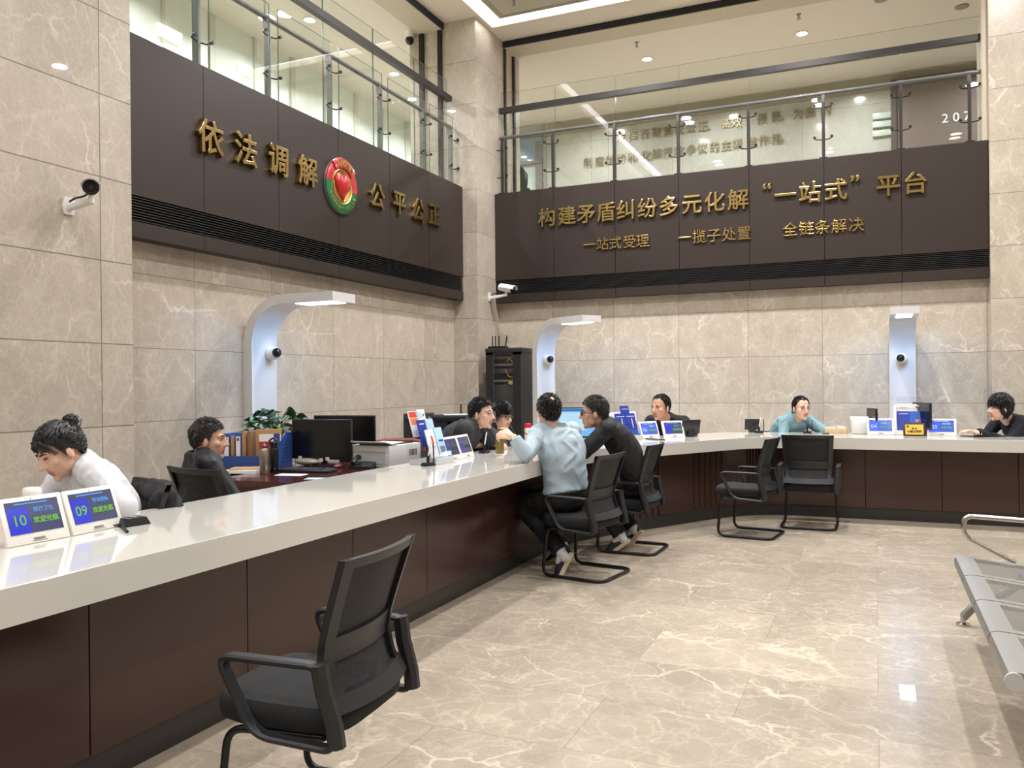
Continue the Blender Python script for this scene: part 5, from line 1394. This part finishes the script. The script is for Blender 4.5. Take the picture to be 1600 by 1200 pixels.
def dots():
    m_, nt, b_ = newmat('dotted_print'); N = nt.nodes.new; L = nt.links.new
    tc = N('ShaderNodeTexCoord'); vo = N('ShaderNodeTexVoronoi'); vo.inputs['Scale'].default_value = 48; L(tc.outputs['Object'], vo.inputs['Vector'])
    r = mth(nt, 'LESS_THAN', vo.outputs['Distance'], .36); mx = N('ShaderNodeMix'); mx.data_type = 'RGBA'; mx.inputs[6].default_value = srgb(232, 222, 214); mx.inputs[7].default_value = srgb(120, 48, 44)
    L(r, mx.inputs[0]); L(mx.outputs[2], b_.inputs['Base Color']); b_.inputs['Roughness'].default_value = .3
    return m_
MB().lathe([(0, .001), (.031, .001), (.033, .006), (.033, .158), (.030, .166), (0, .166)], n=26).build('body', dots(), t)
MB().lathe([(0, .166), (.031, .166), (.032, .172), (.032, .196), (.027, .204), (0, .205)], n=26).build('cap', pm('cap_red', (200, 22, 50), .35), t)
# screens behind the counter
def monitor(c, rz, w_, hh, label, scr, foot=.10, group='dark monitors on the staff side', base=True):
    t = thing('monitor', label, 'monitor', c, rz, group)
    m = MB(); m.box((0, 0, foot+hh/2), (w_, .022, hh), bev=.004); m.box((0, .02, foot+hh/2), (w_*.6, .03, hh*.6), bev=.01); m.build('housing', pm('black_gloss_plastic', (26, 26, 28), .3), t)
    MB().box((0, -.0115, foot+hh/2+.004), (w_-.02, .002, hh-.03)).build('screen', scr, t, smooth=False)
    m = MB(); m.box((0, .035, (foot+hh*.4)/2+.005), (.05, .02, foot+hh*.4)); m.lathe([(0, .001), (.10, .001), (.10, .008), (.03, .014), (0, .014)], c=(0, .03, 0), n=24); m.build('foot', pm('black_gloss_plastic', (26, 26, 28), .3), t)
    return t
M_off = pm('screen_off', (14, 14, 16), .22)
p = at(897, 690, d=7.75); mp = monitor((p.x, p.y, ZW), facing(.55, -.83), .42, .29, 'lit blue monitor on the counter between the two seated visitors', pm('screen_sky', (90, 140, 186), .2, emit=((110, 166, 214), .3)), .05)
MB().box((-.03, -.0128, .21), (.30, .001, .17)).build('window_field', pm('screen_pale', (150, 184, 206), .2, emit=((150, 190, 214), .25)), mp, smooth=False)
MB().box((0, -.0128, .315), (.39, .001, .018)).build('title_bar', pm('screen_deep', (40, 96, 160), .2, emit=((40, 96, 160), .2)), mp, smooth=False)
def small_screen(c, rz, label, w_=.19, hh=.14):
    t = thing('small_display', label, 'display', c, rz, 'small black displays on the counter')
    Rm = Euler((R(14), 0, 0)).to_matrix()
    MB().box(Rm @ V((0, 0, hh/2))+V((0, 0, .03)), (w_, .02, hh), rot=Rm, bev=.004).build('housing', pm('black_gloss_plastic', (26, 26, 28), .3), t)
    MB().prism([(-.05, 0), (.04, 0), (.0, .09), (-.02, .09)], ((0, 1, 0), (0, 0, 1), (1, 0, 0)), .07, (-.035, 0, .001)).build('stand', M_black, t)
p = at(1079, 683, z=ZW); small_screen(p+V((-.02, .08, 0)), facing(.6, -.8), 'small black display behind tablet 05, seen from its back', .20, .15)
p = at(1179, 675.5, z=ZW); small_screen(p+V((-.03, .02, 0)), facing(.3, -.95), 'small black display alone in the bend of the far counter', .16, .12)
p = at(1363, 690, y=9.57); monitor((p.x, 9.57, ZW), facing(-.95, -.3), .30, .24, 'black monitor seen edge-on behind tablet 04', M_off, .03)
p = at(1441, 690, y=9.5); monitor((p.x, 9.5, ZW), facing(-.93, -.36), .40, .27, 'black monitor seen edge-on between stand and tablet 03', M_off, .06)
t = thing('label_printer', 'small white printer behind tablet 04', 'printer', (at(1346, 670, y=9.55).x, 9.55, ZW), .1)
MB().box((0, 0, .07), (.20, .18, .14), bev=.015).build('body', pm('printer_white', (216, 214, 208), .4), t); MB().box((-.02, -.02, .16), (.18, .12, .006), rot=(.3, 0, 0)).build('paper_tray', pm('printer_white', (216, 214, 208), .4), t)
t = tag(MB().box((0, 0, .03), (.22, .12, .06), bev=.004).build('wooden_box', pm('pale_wood', (206, 180, 140), .5, var=.12, vscale=12)), 'pale wooden box on the counter beside the teal hoodie man', 'box'); t.location = (at(1306, 671, y=9.58).x, 9.58, ZW)

# ------------------------------------------------------------------ side desk on the left and its things
ZD = .75
M_rw = pm('dark_red_wood', (72, 32, 28), .18, var=.2, vscale=9, coat=.4)
desk = thing('side_desk', 'glossy dark red wooden desk behind the counter, left side', 'desk', (-4.15, 5.35, 0))
m = MB(); m.prism([(-.12, -.86), (.75, -.86), (.75, .86), (-.75, .86), (-.75, -.22), (-.12, -.22)], ((1, 0, 0), (0, 1, 0), (0, 0, 1)), .04, (0, 0, ZD-.04)); m.build('desktop', M_rw, desk, smooth=False)
for x_, y0_, y1_ in ((-.70, -.17, .80), (.70, -.80, .80), (-.08, -.80, -.24)): MB().box((x_, (y0_+y1_)/2, (ZD-.04)/2), (.05, y1_-y0_, ZD-.04)).build('side_panel', M_rw, desk)
MB().box((.31, -.78, ZD-.11), (.72, .03, .14)).build('apron', M_rw, desk); MB().box((0, .78, .36), (1.35, .03, .70)).build('back_panel', M_rw, desk)
bx = thing('file_rack', 'blue file rack with a perforated end on the side desk', 'file rack', (-4.62, 5.37, ZD), R(16))
BLU = pm('file_blue', (44, 76, 140), .45)
MB().box((0, -.02, .004), (.50, .22, .008)).build('tray', BLU, bx); MB().box((0, -.13, .045), (.50, .006, .09)).build('front_lip', BLU, bx)
m = MB()
m.prism([(-.13, 0), (.11, 0), (.11, .26), (.0, .28), (-.13, .20)], ((0, 1, 0), (0, 0, 1), (1, 0, 0)), .006, (.247, 0, 0)); ep = m.build('end_panel', BLU, bx)
m = MB()
for i in range(4):
    for j in range(7): m.box((.2535, -.09+.05*i, .04+.027*j), (.002, .022, .008))
m.build('slot', pm('slot_dark', (18, 30, 62), .6), ep); MB().box((.225, -.132, .16), (.05, .004, .22)).build('end_face', BLU, bx)
def on_rack(x, y=0): return bx.matrix_basis @ V((x, y, .009))
def binder(x, w_, hh, label, spine, body, lab=True, group='files in the blue rack', name='ring_binder', cat='binder'):
    t = thing(name, label, cat, on_rack(x), bx.rotation_euler.z, group)
    MB().box((0, 0, hh/2), (w_, .20, hh), bev=.003).build('cover', body, t)
    if lab: 
        MB().box((0, -.1015, hh*.56), (w_*.72, .003, hh*.66)).build('spine_label', spine, t, smooth=False); MB().lathe([(.008, 0), (.012, 0), (.012, .003), (.008, .003)], loop=True, c=(0, -.101, hh*.12), rot=Euler((PI/2, 0, 0)), n=14).build('finger_ring', pm('silver', (180, 186, 190), .15, 1), t)
        MB().box((0, -.1032, hh*.80), (w_*.4, .001, hh*.08)).build('label_mark', pm('mark_blue', (40, 70, 190), .5), t, smooth=False)
    return t
binder(-.215, .052, .26, 'blue ring binder with white spine label, leftmost in the blue rack', W_, BLU)
binder(-.165, .030, .24, 'brown card folder between the two blue ring binders', W_, KR, False, name='card_folder', cat='folder')
binder(-.115, .050, .265, 'blue ring binder with white spine label, second from the left in the rack', W_, BLU)
binder(-.068, .034, .275, 'brown card folder right of the second binder', W_, KR, False, name='card_folder', cat='folder')
binder(-.025, .030, .28, 'brown card folder, third from the right in the rack', W_, pm('kraft_dark', (128, 92, 62), .7), False, name='card_folder', cat='folder')
e_ = thing('document_envelope', 'kraft envelope with a white and red sheet in the blue rack', 'envelope', on_rack(.10), bx.rotation_euler.z+R(20))
MB().box((0, 0, .145), (.20, .02, .29), bev=.003).build('envelope', KR, e_); MB().box((.01, -.011, .15), (.17, .002, .20)).build('white_sheet', W_, e_, smooth=False); MB().box((.01, -.0125, .135), (.17, .002, .11)).build('red_sheet', pm('print_deep_red', (180, 30, 44), .5), e_, smooth=False)
MB().text('人民', .07, basis((1, 0, 0), (0, 0, 1), (.0, -.0145, .14)), .001, .001).build('lettering', W_, e_, smooth=False)
p = at(413, 740.5, z=ZD)
t = thing('steel_flask', 'brushed steel vacuum flask on the side desk', 'flask', p)
MB().lathe([(0, .001), (.032, .001), (.034, .006), (.034, .175), (.026, .19), (0, .19)], n=28).build('body', pm('brushed_flask', (160, 150, 138), .28, .9), t); MB().lathe([(0, .19), (.025, .19), (.025, .21), (.02, .214), (0, .214)], n=24).build('neck', pm('flask_neck', (120, 112, 104), .3, .9), t)
p = at(428, 738, z=ZD)
t = thing('black_thermos', 'black thermos with carry cap right of the steel flask', 'thermos', p)
MB().lathe([(0, .001), (.033, .001), (.034, .008), (.034, .17), (.028, .18), (0, .18)], n=24).build('body', pm('black_gloss', (14, 14, 16), .08), t); m = MB(); m.lathe([(0, .18), (.028, .18), (.028, .225), (.02, .232), (0, .232)], n=20); m.tube(fillet([(-.028, 0, .20), (-.045, 0, .235), (.0, 0, .262), (.03, 0, .235)], .02), .007, 6); m.build('cap', M_black, t)
t = tag(MB().lathe([(0, .001), (.034, .001), (.034, .026), (.030, .028), (.028, .006), (0, .006)], n=24).build('flask_lid', pm('brushed_flask', (160, 150, 138), .28, .9)), 'steel flask lid lying left of the flask', 'lid'); t.location = at(395, 738.5, z=ZD)
def keyboard(c, rz, label):
    t = thing('keyboard', label, 'keyboard', c, rz, 'black keyboards on the side desk')
    MB().box((0, 0, .010), (.43, .15, .018), bev=.004).build('base', pm('key_black', (28, 28, 30), .5), t)
    m = MB()
    for i in range(19):
        for j in range(5):
            if i in (14, ): continue
            m.box((-.198+.022*i, -.048+.024*j, .021), (.018, .019, .006))
    m.build('keys', pm('key_cap', (40, 40, 42), .55), t)
keyboard((-3.93, 5.13, ZD), R(6), 'black keyboard in front of the nearer monitor')
keyboard((-3.98, 5.98, ZD), R(4), 'black keyboard behind the nearer monitor')
m1 = monitor((-4.12, 5.56, ZD), facing(.06, -1), .56, .325, 'nearer black monitor on the side desk', M_off, .05)
for (x, z) in ((-.20, .045), (.06, .04), (.0, .03)): MB().box((x, -.014, z+.015), (.035, .002, .028)).build('sticky_note', pm('note_pink', (226, 206, 196), .6), m1, smooth=False)
monitor((-4.36, 6.22, ZD), facing(.15, -1), .60, .33, 'farther black monitor on the side desk', M_off, .05)
def mouse():
    t = thing('red_mouse', 'dark red computer mouse beside the keyboard', 'mouse', at(528, 731, z=ZD), R(15))
    MB().sph((0, 0, .014), (.032, .055, .018)).build('shell', pm('mouse_red', (116, 58, 52), .35), t); MB().tube([(0, .05, .01), (.02, .12, .006), (.05, .16, .005)], .002, 5).build('cable', M_black, t)
mouse()
def phone():
    t = thing('desk_phone', 'black desk telephone beside the monitors', 'telephone', at(565, 732, z=ZD)+V((.0, .02, 0)), R(20))
    MB().prism([(-.10, 0), (.10, 0), (.10, .045), (-.10, .02)], ((0, 1, 0), (0, 0, 1), (1, 0, 0)), .17, (-.085, 0, .001)).build('base', pm('black_gloss_plastic', (26, 26, 28), .3), t)
    MB().tube(fillet([(-.055, -.09, .045), (-.055, -.06, .065), (-.055, .06, .085), (-.055, .10, .075)], .03), .02, 10).build('handset', M_black, t)
phone()
for (u, v, sx, sy, rz, lab) in ((455, 742, .21, .12, .2, 'white sheet of paper in front of the keyboard'), (500, 748, .20, .10, .3, 'pale blue sheet of paper at the desk edge by the mouse')):
    p = at(u, v, z=ZD); t = tag(MB().box((0, 0, .001), (sx, sy, .002)).build('paper_sheet', W_ if u == 455 else LB, smooth=False), lab, 'paper', 'loose papers on the side desk'); t.location = p; t.rotation_euler = (0, 0, rz)
p = at(384, 738, z=ZD)
t = tag(MB().box((0, 0, .012), (.26, .2, .024)).build('paper_stack', W_, smooth=False), 'stack of white paper under the brown folder on the side desk', 'paper'); t.location = p; t.rotation_euler = (0, 0, .25)
t = tag(MB().box((0, 0, .004), (.24, .18, .008)).build('card_folder', KR, smooth=False), 'brown folder lying on the paper stack', 'folder'); t.location = p+V((0, .02, .0245)); t.rotation_euler = (0, 0, .5)
t = tag(MB().sph((0, 0, .03), (.12, .06, .03)).build('plastic_pouch', pm('clear_pouch', (150, 142, 132), .15)), 'crumpled clear plastic pouch under the nearer monitor', 'pouch'); t.location = at(480, 727, z=ZD)
# printer
t = thing('laser_printer', 'white laser printer at the right end of the side desk', 'printer', (-3.66, 5.80, ZD), R(-4))
PW = pm('printer_grey_white', (206, 204, 200), .4)
MB().box((0, 0, .085), (.38, .44, .17), bev=.008).build('body', PW, t)
MB().box((0, -.2215, .075), (.30, .003, .10)).build('front_flap', pm('printer_grey', (182, 182, 180), .4), t)
MB().box((.02, .04, .172), (.26, .24, .006)).build('output_well', pm('dark_slot', (40, 38, 36), .6), t)
MB().box((.02, -.20, .185), (.34, .15, .006), rot=(-.25, 0, 0)).build('paper_tray', PW, t)
MB().box((.02, -.03, .178), (.21, .20, .004), rot=(.05, 0, 0)).build('printed_sheet', W_, t, smooth=False)
m = MB()
for k in range(6): m.box((.1915, .06+.018*k, .10), (.002, .008, .05))
m.build('side_vent', pm('dark_slot', (40, 38, 36), .6), t)
# plant
def plant():
    t = thing('potted_pothos', 'leafy green pothos plant with trailing vine behind the blue rack', 'plant', (-4.80, 5.84, ZD))
    MB().lathe([(0, .001), (.07, .001), (.10, .19), (.105, .20), (.092, .20), (.085, .17), (0, .17)], n=26).build('pot', pm('terracotta_pot', (122, 62, 48), .6), t)
    MB().lathe([(0, .165), (.088, .165), (0, .17)], n=18).build('soil', pm('soil', (48, 36, 28), .95), t)
    random.seed(11)
    ml = [pm('leaf_green', (40, 84, 42), .35, var=.25, vscale=18), pm('leaf_dark', (24, 60, 32), .35, var=.25, vscale=18), pm('leaf_light', (70, 112, 56), .35, var=.2, vscale=18)]
    stems = MB()
    def leaf(tip_base, d, size, mi):
        d = d.normalized(); a = d.cross(V((0, 0, 1)));
        if a.length < .1: a = V((1, 0, 0))
        a.normalize(); n_ = a.cross(d)
        tw = Matrix.Rotation(random.uniform(-.7, .7), 3, d); a = tw @ a; n_ = tw @ n_
        m = MB(); prof = [(0, .02), (.06, .34), (.22, .46), (.45, .42), (.7, .26), (.9, .09), (1, .005)]
        rows = []
        for (s_, w_) in prof:
            c = tip_base + d*(s_*size) + n_*(-.22*size*s_*s_)
            rows.append([c-a*(w_*size)+n_*(.10*size*w_), c-a*(w_*size*.5)+n_*(.02*size), c-n_*.004, c+a*(w_*size*.5)+n_*(.02*size), c+a*(w_*size)+n_*(.10*size*w_)])
        m.ring_loft(rows, caps=False, closed_u=False)
        return m.build('leaf', ml[mi], t, rec=False)
    for i in range(84):
        az = random.uniform(0, 2*PI); rr = math.sqrt(random.uniform(.02, 1)); hgt = random.uniform(0, 1)
        top = V((math.cos(az)*rr*.36*(1-.35*hgt), math.sin(az)*rr*.24*(1-.3*hgt), .24+.24*hgt*(1-.45*rr*rr)))
        stems.tube([(random.uniform(-.04, .04), random.uniform(-.04, .04), .17), (top.x*.5, top.y*.5, .17+(top.z-.17)*.75), tuple(top)], .0022, 5)
        leaf(top, V((math.cos(az+random.uniform(-.6, .6)), math.sin(az+random.uniform(-.6, .6)), random.uniform(-.6, .3))), random.uniform(.07, .115), random.choice((0, 0, 1, 1, 2)))
    vine = [V((.08, -.04, .20)), V((.16, -.10, .18)), V((.20, -.12, .08)), V((.215, -.10, .0)), V((.21, -.12, .02))]
    for j in range(2):
        pts = [p+V((.03*j, .04*j, 0)) for p in vine[:4]]
        stems.tube(fillet(pts, .04), .003, 5)
        for k in range(7):
            f_ = k/6*2.9; i = int(f_); p = pts[i].lerp(pts[min(3, i+1)], f_-i); leaf(p, V((random.uniform(-.4, .7), random.uniform(-.9, .1), random.uniform(-.5, .2))), random.uniform(.05, .075), random.choice((0, 1, 2)))
    stems.build('stems', pm('stem_green', (70, 96, 50), .5), t)
plant()
# chairs of the staff, the draped jacket
def staff_chair(c, f, label):
    r = dup(ch, c, fwd(f.x, f.y), label, 'black staff chairs behind the counter'); r.name = 'staff_chair'; r.scale = (1.06, 1.06, 1.06); return r
P1 = V((at(130, 724, d=3.86).x+.42*.12, at(130, 724, d=3.86).y+.89*.12, 0))
sc1 = staff_chair(P1+f1*.03, f1, 'black staff chair of the woman in white, jacket hung over its back')
f2c = V((.22, .975, 0)); sc2 = staff_chair(V((cb2.x+f2c.x*.235, cb2.y+f2c.y*.235, 0)), f2c, 'black staff chair under the man in the navy jacket')
for P_, F_, lab in ((PV['polo'], f3, 'black staff chair under the man in the polo'), (PV['young'], f4, 'black staff chair under the young man with black glasses'), (PV['bald'], f7, 'black staff chair under the man behind tablet 05'), (PV['teal'], f8, 'black staff chair under the man in the teal hoodie'), (PV['bob'], f9, 'black staff chair under the woman with the bob')):
    g_ = V((F_.x, F_.y, 0)).normalized(); q_ = staff_chair(V((P_.x, P_.y, 0))+g_*.02, g_, lab); q_.scale = (.915, .915, .915)
def draped_jacket():
    m = MB()
    inv_ = sc1.matrix_basis.copy()
    for s in (-1, 1):
        m.capsule((s*.17, -.235, .86), (s*.24, -.30, .62), .055, .06); m.capsule((s*.24, -.30, .62), (s*.22, -.31, .44), .05, .045)
        m.capsule((s*.17, -.19, .86), (s*.20, -.15, .62), .035, .03)
    m.box((0, -.245, .70), (.40, .06, .42), bev=.02); m.capsule((-.19, -.225, .885), (.19, -.225, .885), .045); m.capsule((-.09, -.25, .90), (.09, -.25, .90), .05)
    t = thing('draped_jacket', 'black jacket hung over the chair behind the woman in white', 'jacket', sc1.location, sc1.rotation_euler.z)
    remesh(m, 'cloth', pm('black_cloth', (25, 25, 27), .8, var=.1), t, .008, 3, (.012, 11))
draped_jacket()
p = at(50, 790, d=3.45)
t = thing('white_tumbler', 'white lidded tumbler behind tablet 10', 'tumbler', (p.x, p.y, ZD))
MB().lathe([(0, .001), (.036, .001), (.036, .19), (.03, .20), (0, .20)], n=26).build('body', pm('cream_enamel', (224, 216, 202), .3), t); MB().lathe([(0, .20), (.036, .20), (.037, .205), (.037, .228), (.03, .238), (0, .24)], n=26).build('lid', pm('white_gloss', (240, 236, 230), .15), t)
wd = thing('work_desk', 'low staff desk in front of the woman in white', 'desk', (-3.62, 2.0, 0), 0)
MB().box((0, 0, ZD-.015), (.9, .9, .03)).build('desktop', pm('grey_laminate', (190, 186, 178), .4), wd)
for s in (-1, 1): MB().box((s*.42, 0, (ZD-.03)/2), (.03, .85, ZD-.03)).build('side_panel', pm('grey_laminate', (190, 186, 178), .4), wd)

# ------------------------------------------------------------------ far corner: cabinets, rack, wooden chair
def black_cabinet():
    p0 = at(640, 646, d=8.9); p1 = at(681, 646, d=8.9); hz = p0.z
    t = thing('black_cabinet', 'black metal cabinet by the left wall, behind the brochure stand', 'cabinet', ((p0.x+p1.x)/2-.08, (p0.y+p1.y)/2+.06, 0), YAW)
    MB().box((0, 0, hz/2), (.30, .34, hz), bev=.01).build('body', pm('black_satin', (27, 26, 27), .4), t); MB().box((0, -.172, hz*.5), (.26, .006, hz*.9)).build('door', pm('black_satin', (27, 26, 27), .4), t); MB().cyl((.13, -.178, hz-.04), (.13, -.184, hz-.04), .012, n=14).build('lock', pm('silver', (180, 186, 190), .15, 1), t)
    q0 = at(684, 648, d=8.9); q1 = at(738, 650, d=8.9); hz = q0.z-.005
    c = V(((q0.x+q1.x)/2-.06, (q0.y+q1.y)/2+.06, 0))
    t = thing('copier', 'black office copier with an open paper slot, behind the man in the polo', 'copier', c, YAW)
    m = MB(); m.box((0, 0, hz*.36), (.42, .36, hz*.72), bev=.01); m.box((-.13, 0, hz*.82), (.15, .36, hz*.22)); m.box((0, .14, hz*.82), (.42, .08, hz*.22)); m.build('body', pm('black_satin', (27, 26, 27), .4), t)
    MB().box((0, 0, hz-.03), (.43, .37, .06), bev=.012).build('lid', pm('black_satin', (27, 26, 27), .4), t)
    s_ = tag(MB().box((0, 0, .003), (.25, .18, .006)).build('paper_sheet', W_, smooth=False), 'white paper lying on top of the black copier', 'paper', 'loose papers on the side desk'); s_.location = c+V((.03, 0, hz)); s_.rotation_euler = (0, 0, .6); del s_['group']
    s_ = tag(MB().lathe([(0, 0), (.012, 0), (.010, .11), (0, .115)], n=10).build('wooden_stamp', pm('brown_wood_frame', (62, 34, 26), .4)), 'brown wooden stamp standing on the black copier', 'stamp'); s_.location = c+V((.05, .10, hz))
black_cabinet()
def wooden_chair():
    a, b_ = at(592, 689, d=7.5), at(655, 689, d=7.5); c = (a+b_)/2
    t = thing('wooden_chair', 'red-brown wooden armchair behind the laser printer', 'chair', (c.x, c.y, 0), YAW)
    wv = pm('red_brown_wood', (120, 52, 36), .3, var=.15, vscale=10)
    m = MB(); m.tube([(-.23, .0, c.z-.02), (-.12, .02, c.z+.0), (0, .03, c.z+.0), (.12, .02, c.z+.0), (.23, .0, c.z-.02)], .026, 10); m.build('top_rail', wv, t)
    for s in (-1, 1):
        MB().box((s*.215, .0, c.z/2), (.045, .05, c.z-.02), bev=.006).build('rear_leg', wv, t); MB().box((s*.215, -.42, .22), (.045, .05, .44), bev=.006).build('front_leg', wv, t); MB().box((s*.225, -.20, .63), (.05, .46, .035), bev=.01).build('armrest', wv, t)
    MB().box((0, .01, c.z-.16), (.39, .03, .24), bev=.01).build('back_pad', pm('dark_leather', (34, 30, 30), .4), t); MB().box((0, -.2, .43), (.46, .46, .06), bev=.02).build('seat', pm('dark_leather', (34, 30, 30), .4), t)
wooden_chair()
def rack():
    x0, x1, y0, hz = -4.88, -4.36, 10.28, 1.885; y1 = 10.84; c = V(((x0+x1)/2, (y0+y1)/2, 0)); w_ = x1-x0; d_ = y1-y0
    t = thing('rack_cabinet', 'tall black network rack cabinet with glass door in the corner', 'cabinet', c)
    bk = pm('rack_black', (34, 33, 34), .42); hy = -d_/2
    m = MB(); m.box((0, 0, hz-.03), (w_+.02, d_, .06), bev=.008); m.box((0, 0, .04), (w_, d_, .08)); m.box((0, d_/2-.01, hz/2), (w_, .02, hz-.08)); m.build('casing', bk, t)
    for s in (-1, 1): MB().box((s*(w_/2-.008), .01, hz/2), (.016, d_-.04, hz-.1)).build('side_panel', pm('rack_side', (36, 34, 33), .45), t)
    m = MB(); m.box((-.21, hy+.012, hz/2), (.10, .024, hz-.12)); m.box((.20, hy+.012, hz/2), (.12, .024, hz-.12)); m.box((0, hy+.012, hz-.075), (w_, .024, .03)); m.box((0, hy+.012, .09), (w_, .024, .06)); dr = m.build('door_frame', pm('rack_door', (24, 24, 26), .35), t)
    MB().box((-.012, hy+.012, hz/2), (.30, .006, hz-.16)).build('door_glass', M_glass, dr, smooth=False)
    m = MB(); [m.box((x_, hy+.0245, hz/2), (.008, .004, hz-.16)) for x_ in (-.155, .135)]; m.build('door_edge', pm('blue_steel', (110, 136, 146), .25, .6), dr)
    dk = pm('device_dark', (44, 43, 43), .5); gy = pm('device_grey', (104, 102, 98), .45)
    for (z, hh, mm) in ((1.76, .035, gy), (1.66, .03, gy), (1.58, .06, dk), (1.44, .03, gy), (1.25, .28, dk), (1.05, .02, gy), (.86, .045, dk), (.78, .045, dk), (.70, .045, gy), (.62, .045, dk), (.54, .045, dk)):
        MB().box((-.01, hy+.24, z), (.40, .30, hh), bev=.003).build('rack_unit', mm, t)
    random.seed(5)
    def bundle(name, mm, n, z0, z1, sag):
        m = MB()
        for i in range(n):
            x_ = random.uniform(-.14, .12); xe = x_+random.uniform(-.12, .12); za = random.uniform(z0, z1); zb = za-random.uniform(.0, sag)
            m.tube([(x_, hy+.088, za), (x_+.02, hy+.055, za+.02), ((x_+xe)/2, hy+.045, (za+zb)/2-.05), (xe, hy+.055, zb), (xe, hy+.088, zb-.02)], .0035, 5)
        o = m.build(name, mm, t); o['kind'] = 'stuff'
    bundle('patch_cables', pm('cable_grey', (150, 146, 134), .5), 46, .62, 1.0, .32)
    m = MB(); m.tube([(.02, hy+.08, 1.70), (.06, hy+.06, 1.74), (.10, hy+.06, 1.71), (.12, hy+.08, 1.68)], .006, 6); m.tube([(.0, hy+.07, 1.60), (.05, hy+.06, 1.50), (.12, hy+.06, 1.48)], .004, 6); m.sph((.09, hy+.07, 1.41), (.05, .02, .03)); m.build('yellow_cable', pm('cable_yellow', (196, 172, 60), .5), t)
    rp = V((-4.80, 10.52, hz+.001))
    t = thing('wifi_router', 'black router with four antennas on top of the rack cabinet', 'router', rp)
    MB().box((0, 0, .018), (.25, .16, .034), bev=.01).build('body', M_black, t)
    for x_, a in ((-.11, 0), (-.065, 0), (-.01, 0), (.09, .16)): MB().box((x_+a*.06, .05, .10), (.016, .012, .17), rot=(0, a, 0), bev=.004).build('antenna', M_black, t)
rack()
# dark high-backed chair behind the upper glass
p = at(801, 262, d=14.0)
t = thing('office_chair', 'dark high-backed office chair behind the upper gallery glass', 'chair', (p.x, p.y, 4.1), .5)
m = MB(); rings = []
for z, w_, y_ in ((.42, .16, .02), (.5, .22, 0), (.66, .25, -.02), (.82, .26, 0), (.93, .22, .03), (1.0, .12, .05)): rings.append([V((w_*math.copysign(abs(math.cos(a))**.6, math.cos(a)), y_+.05*math.sin(a), z)) for a in [2*PI*i/24 for i in range(24)]])
m.ring_loft(rings); m.build('backrest', pm('black_leather', (22, 21, 21), .35), t)
MB().box((0, -.24, .45), (.5, .5, .1), bev=.04).build('seat', pm('black_leather', (22, 21, 21), .35), t)
MB().cyl((0, -.2, .08), (0, -.2, .42), .03).build('column', M_black, t); m = MB(); [m.cyl((0, -.2, .09), (.28*math.cos(k*2*PI/5), -.2+.28*math.sin(k*2*PI/5), .05), .02) for k in range(5)]; [m.sph((.28*math.cos(k*2*PI/5), -.2+.28*math.sin(k*2*PI/5), .03), .03) for k in range(5)]; m.build('star_base', M_black, t)
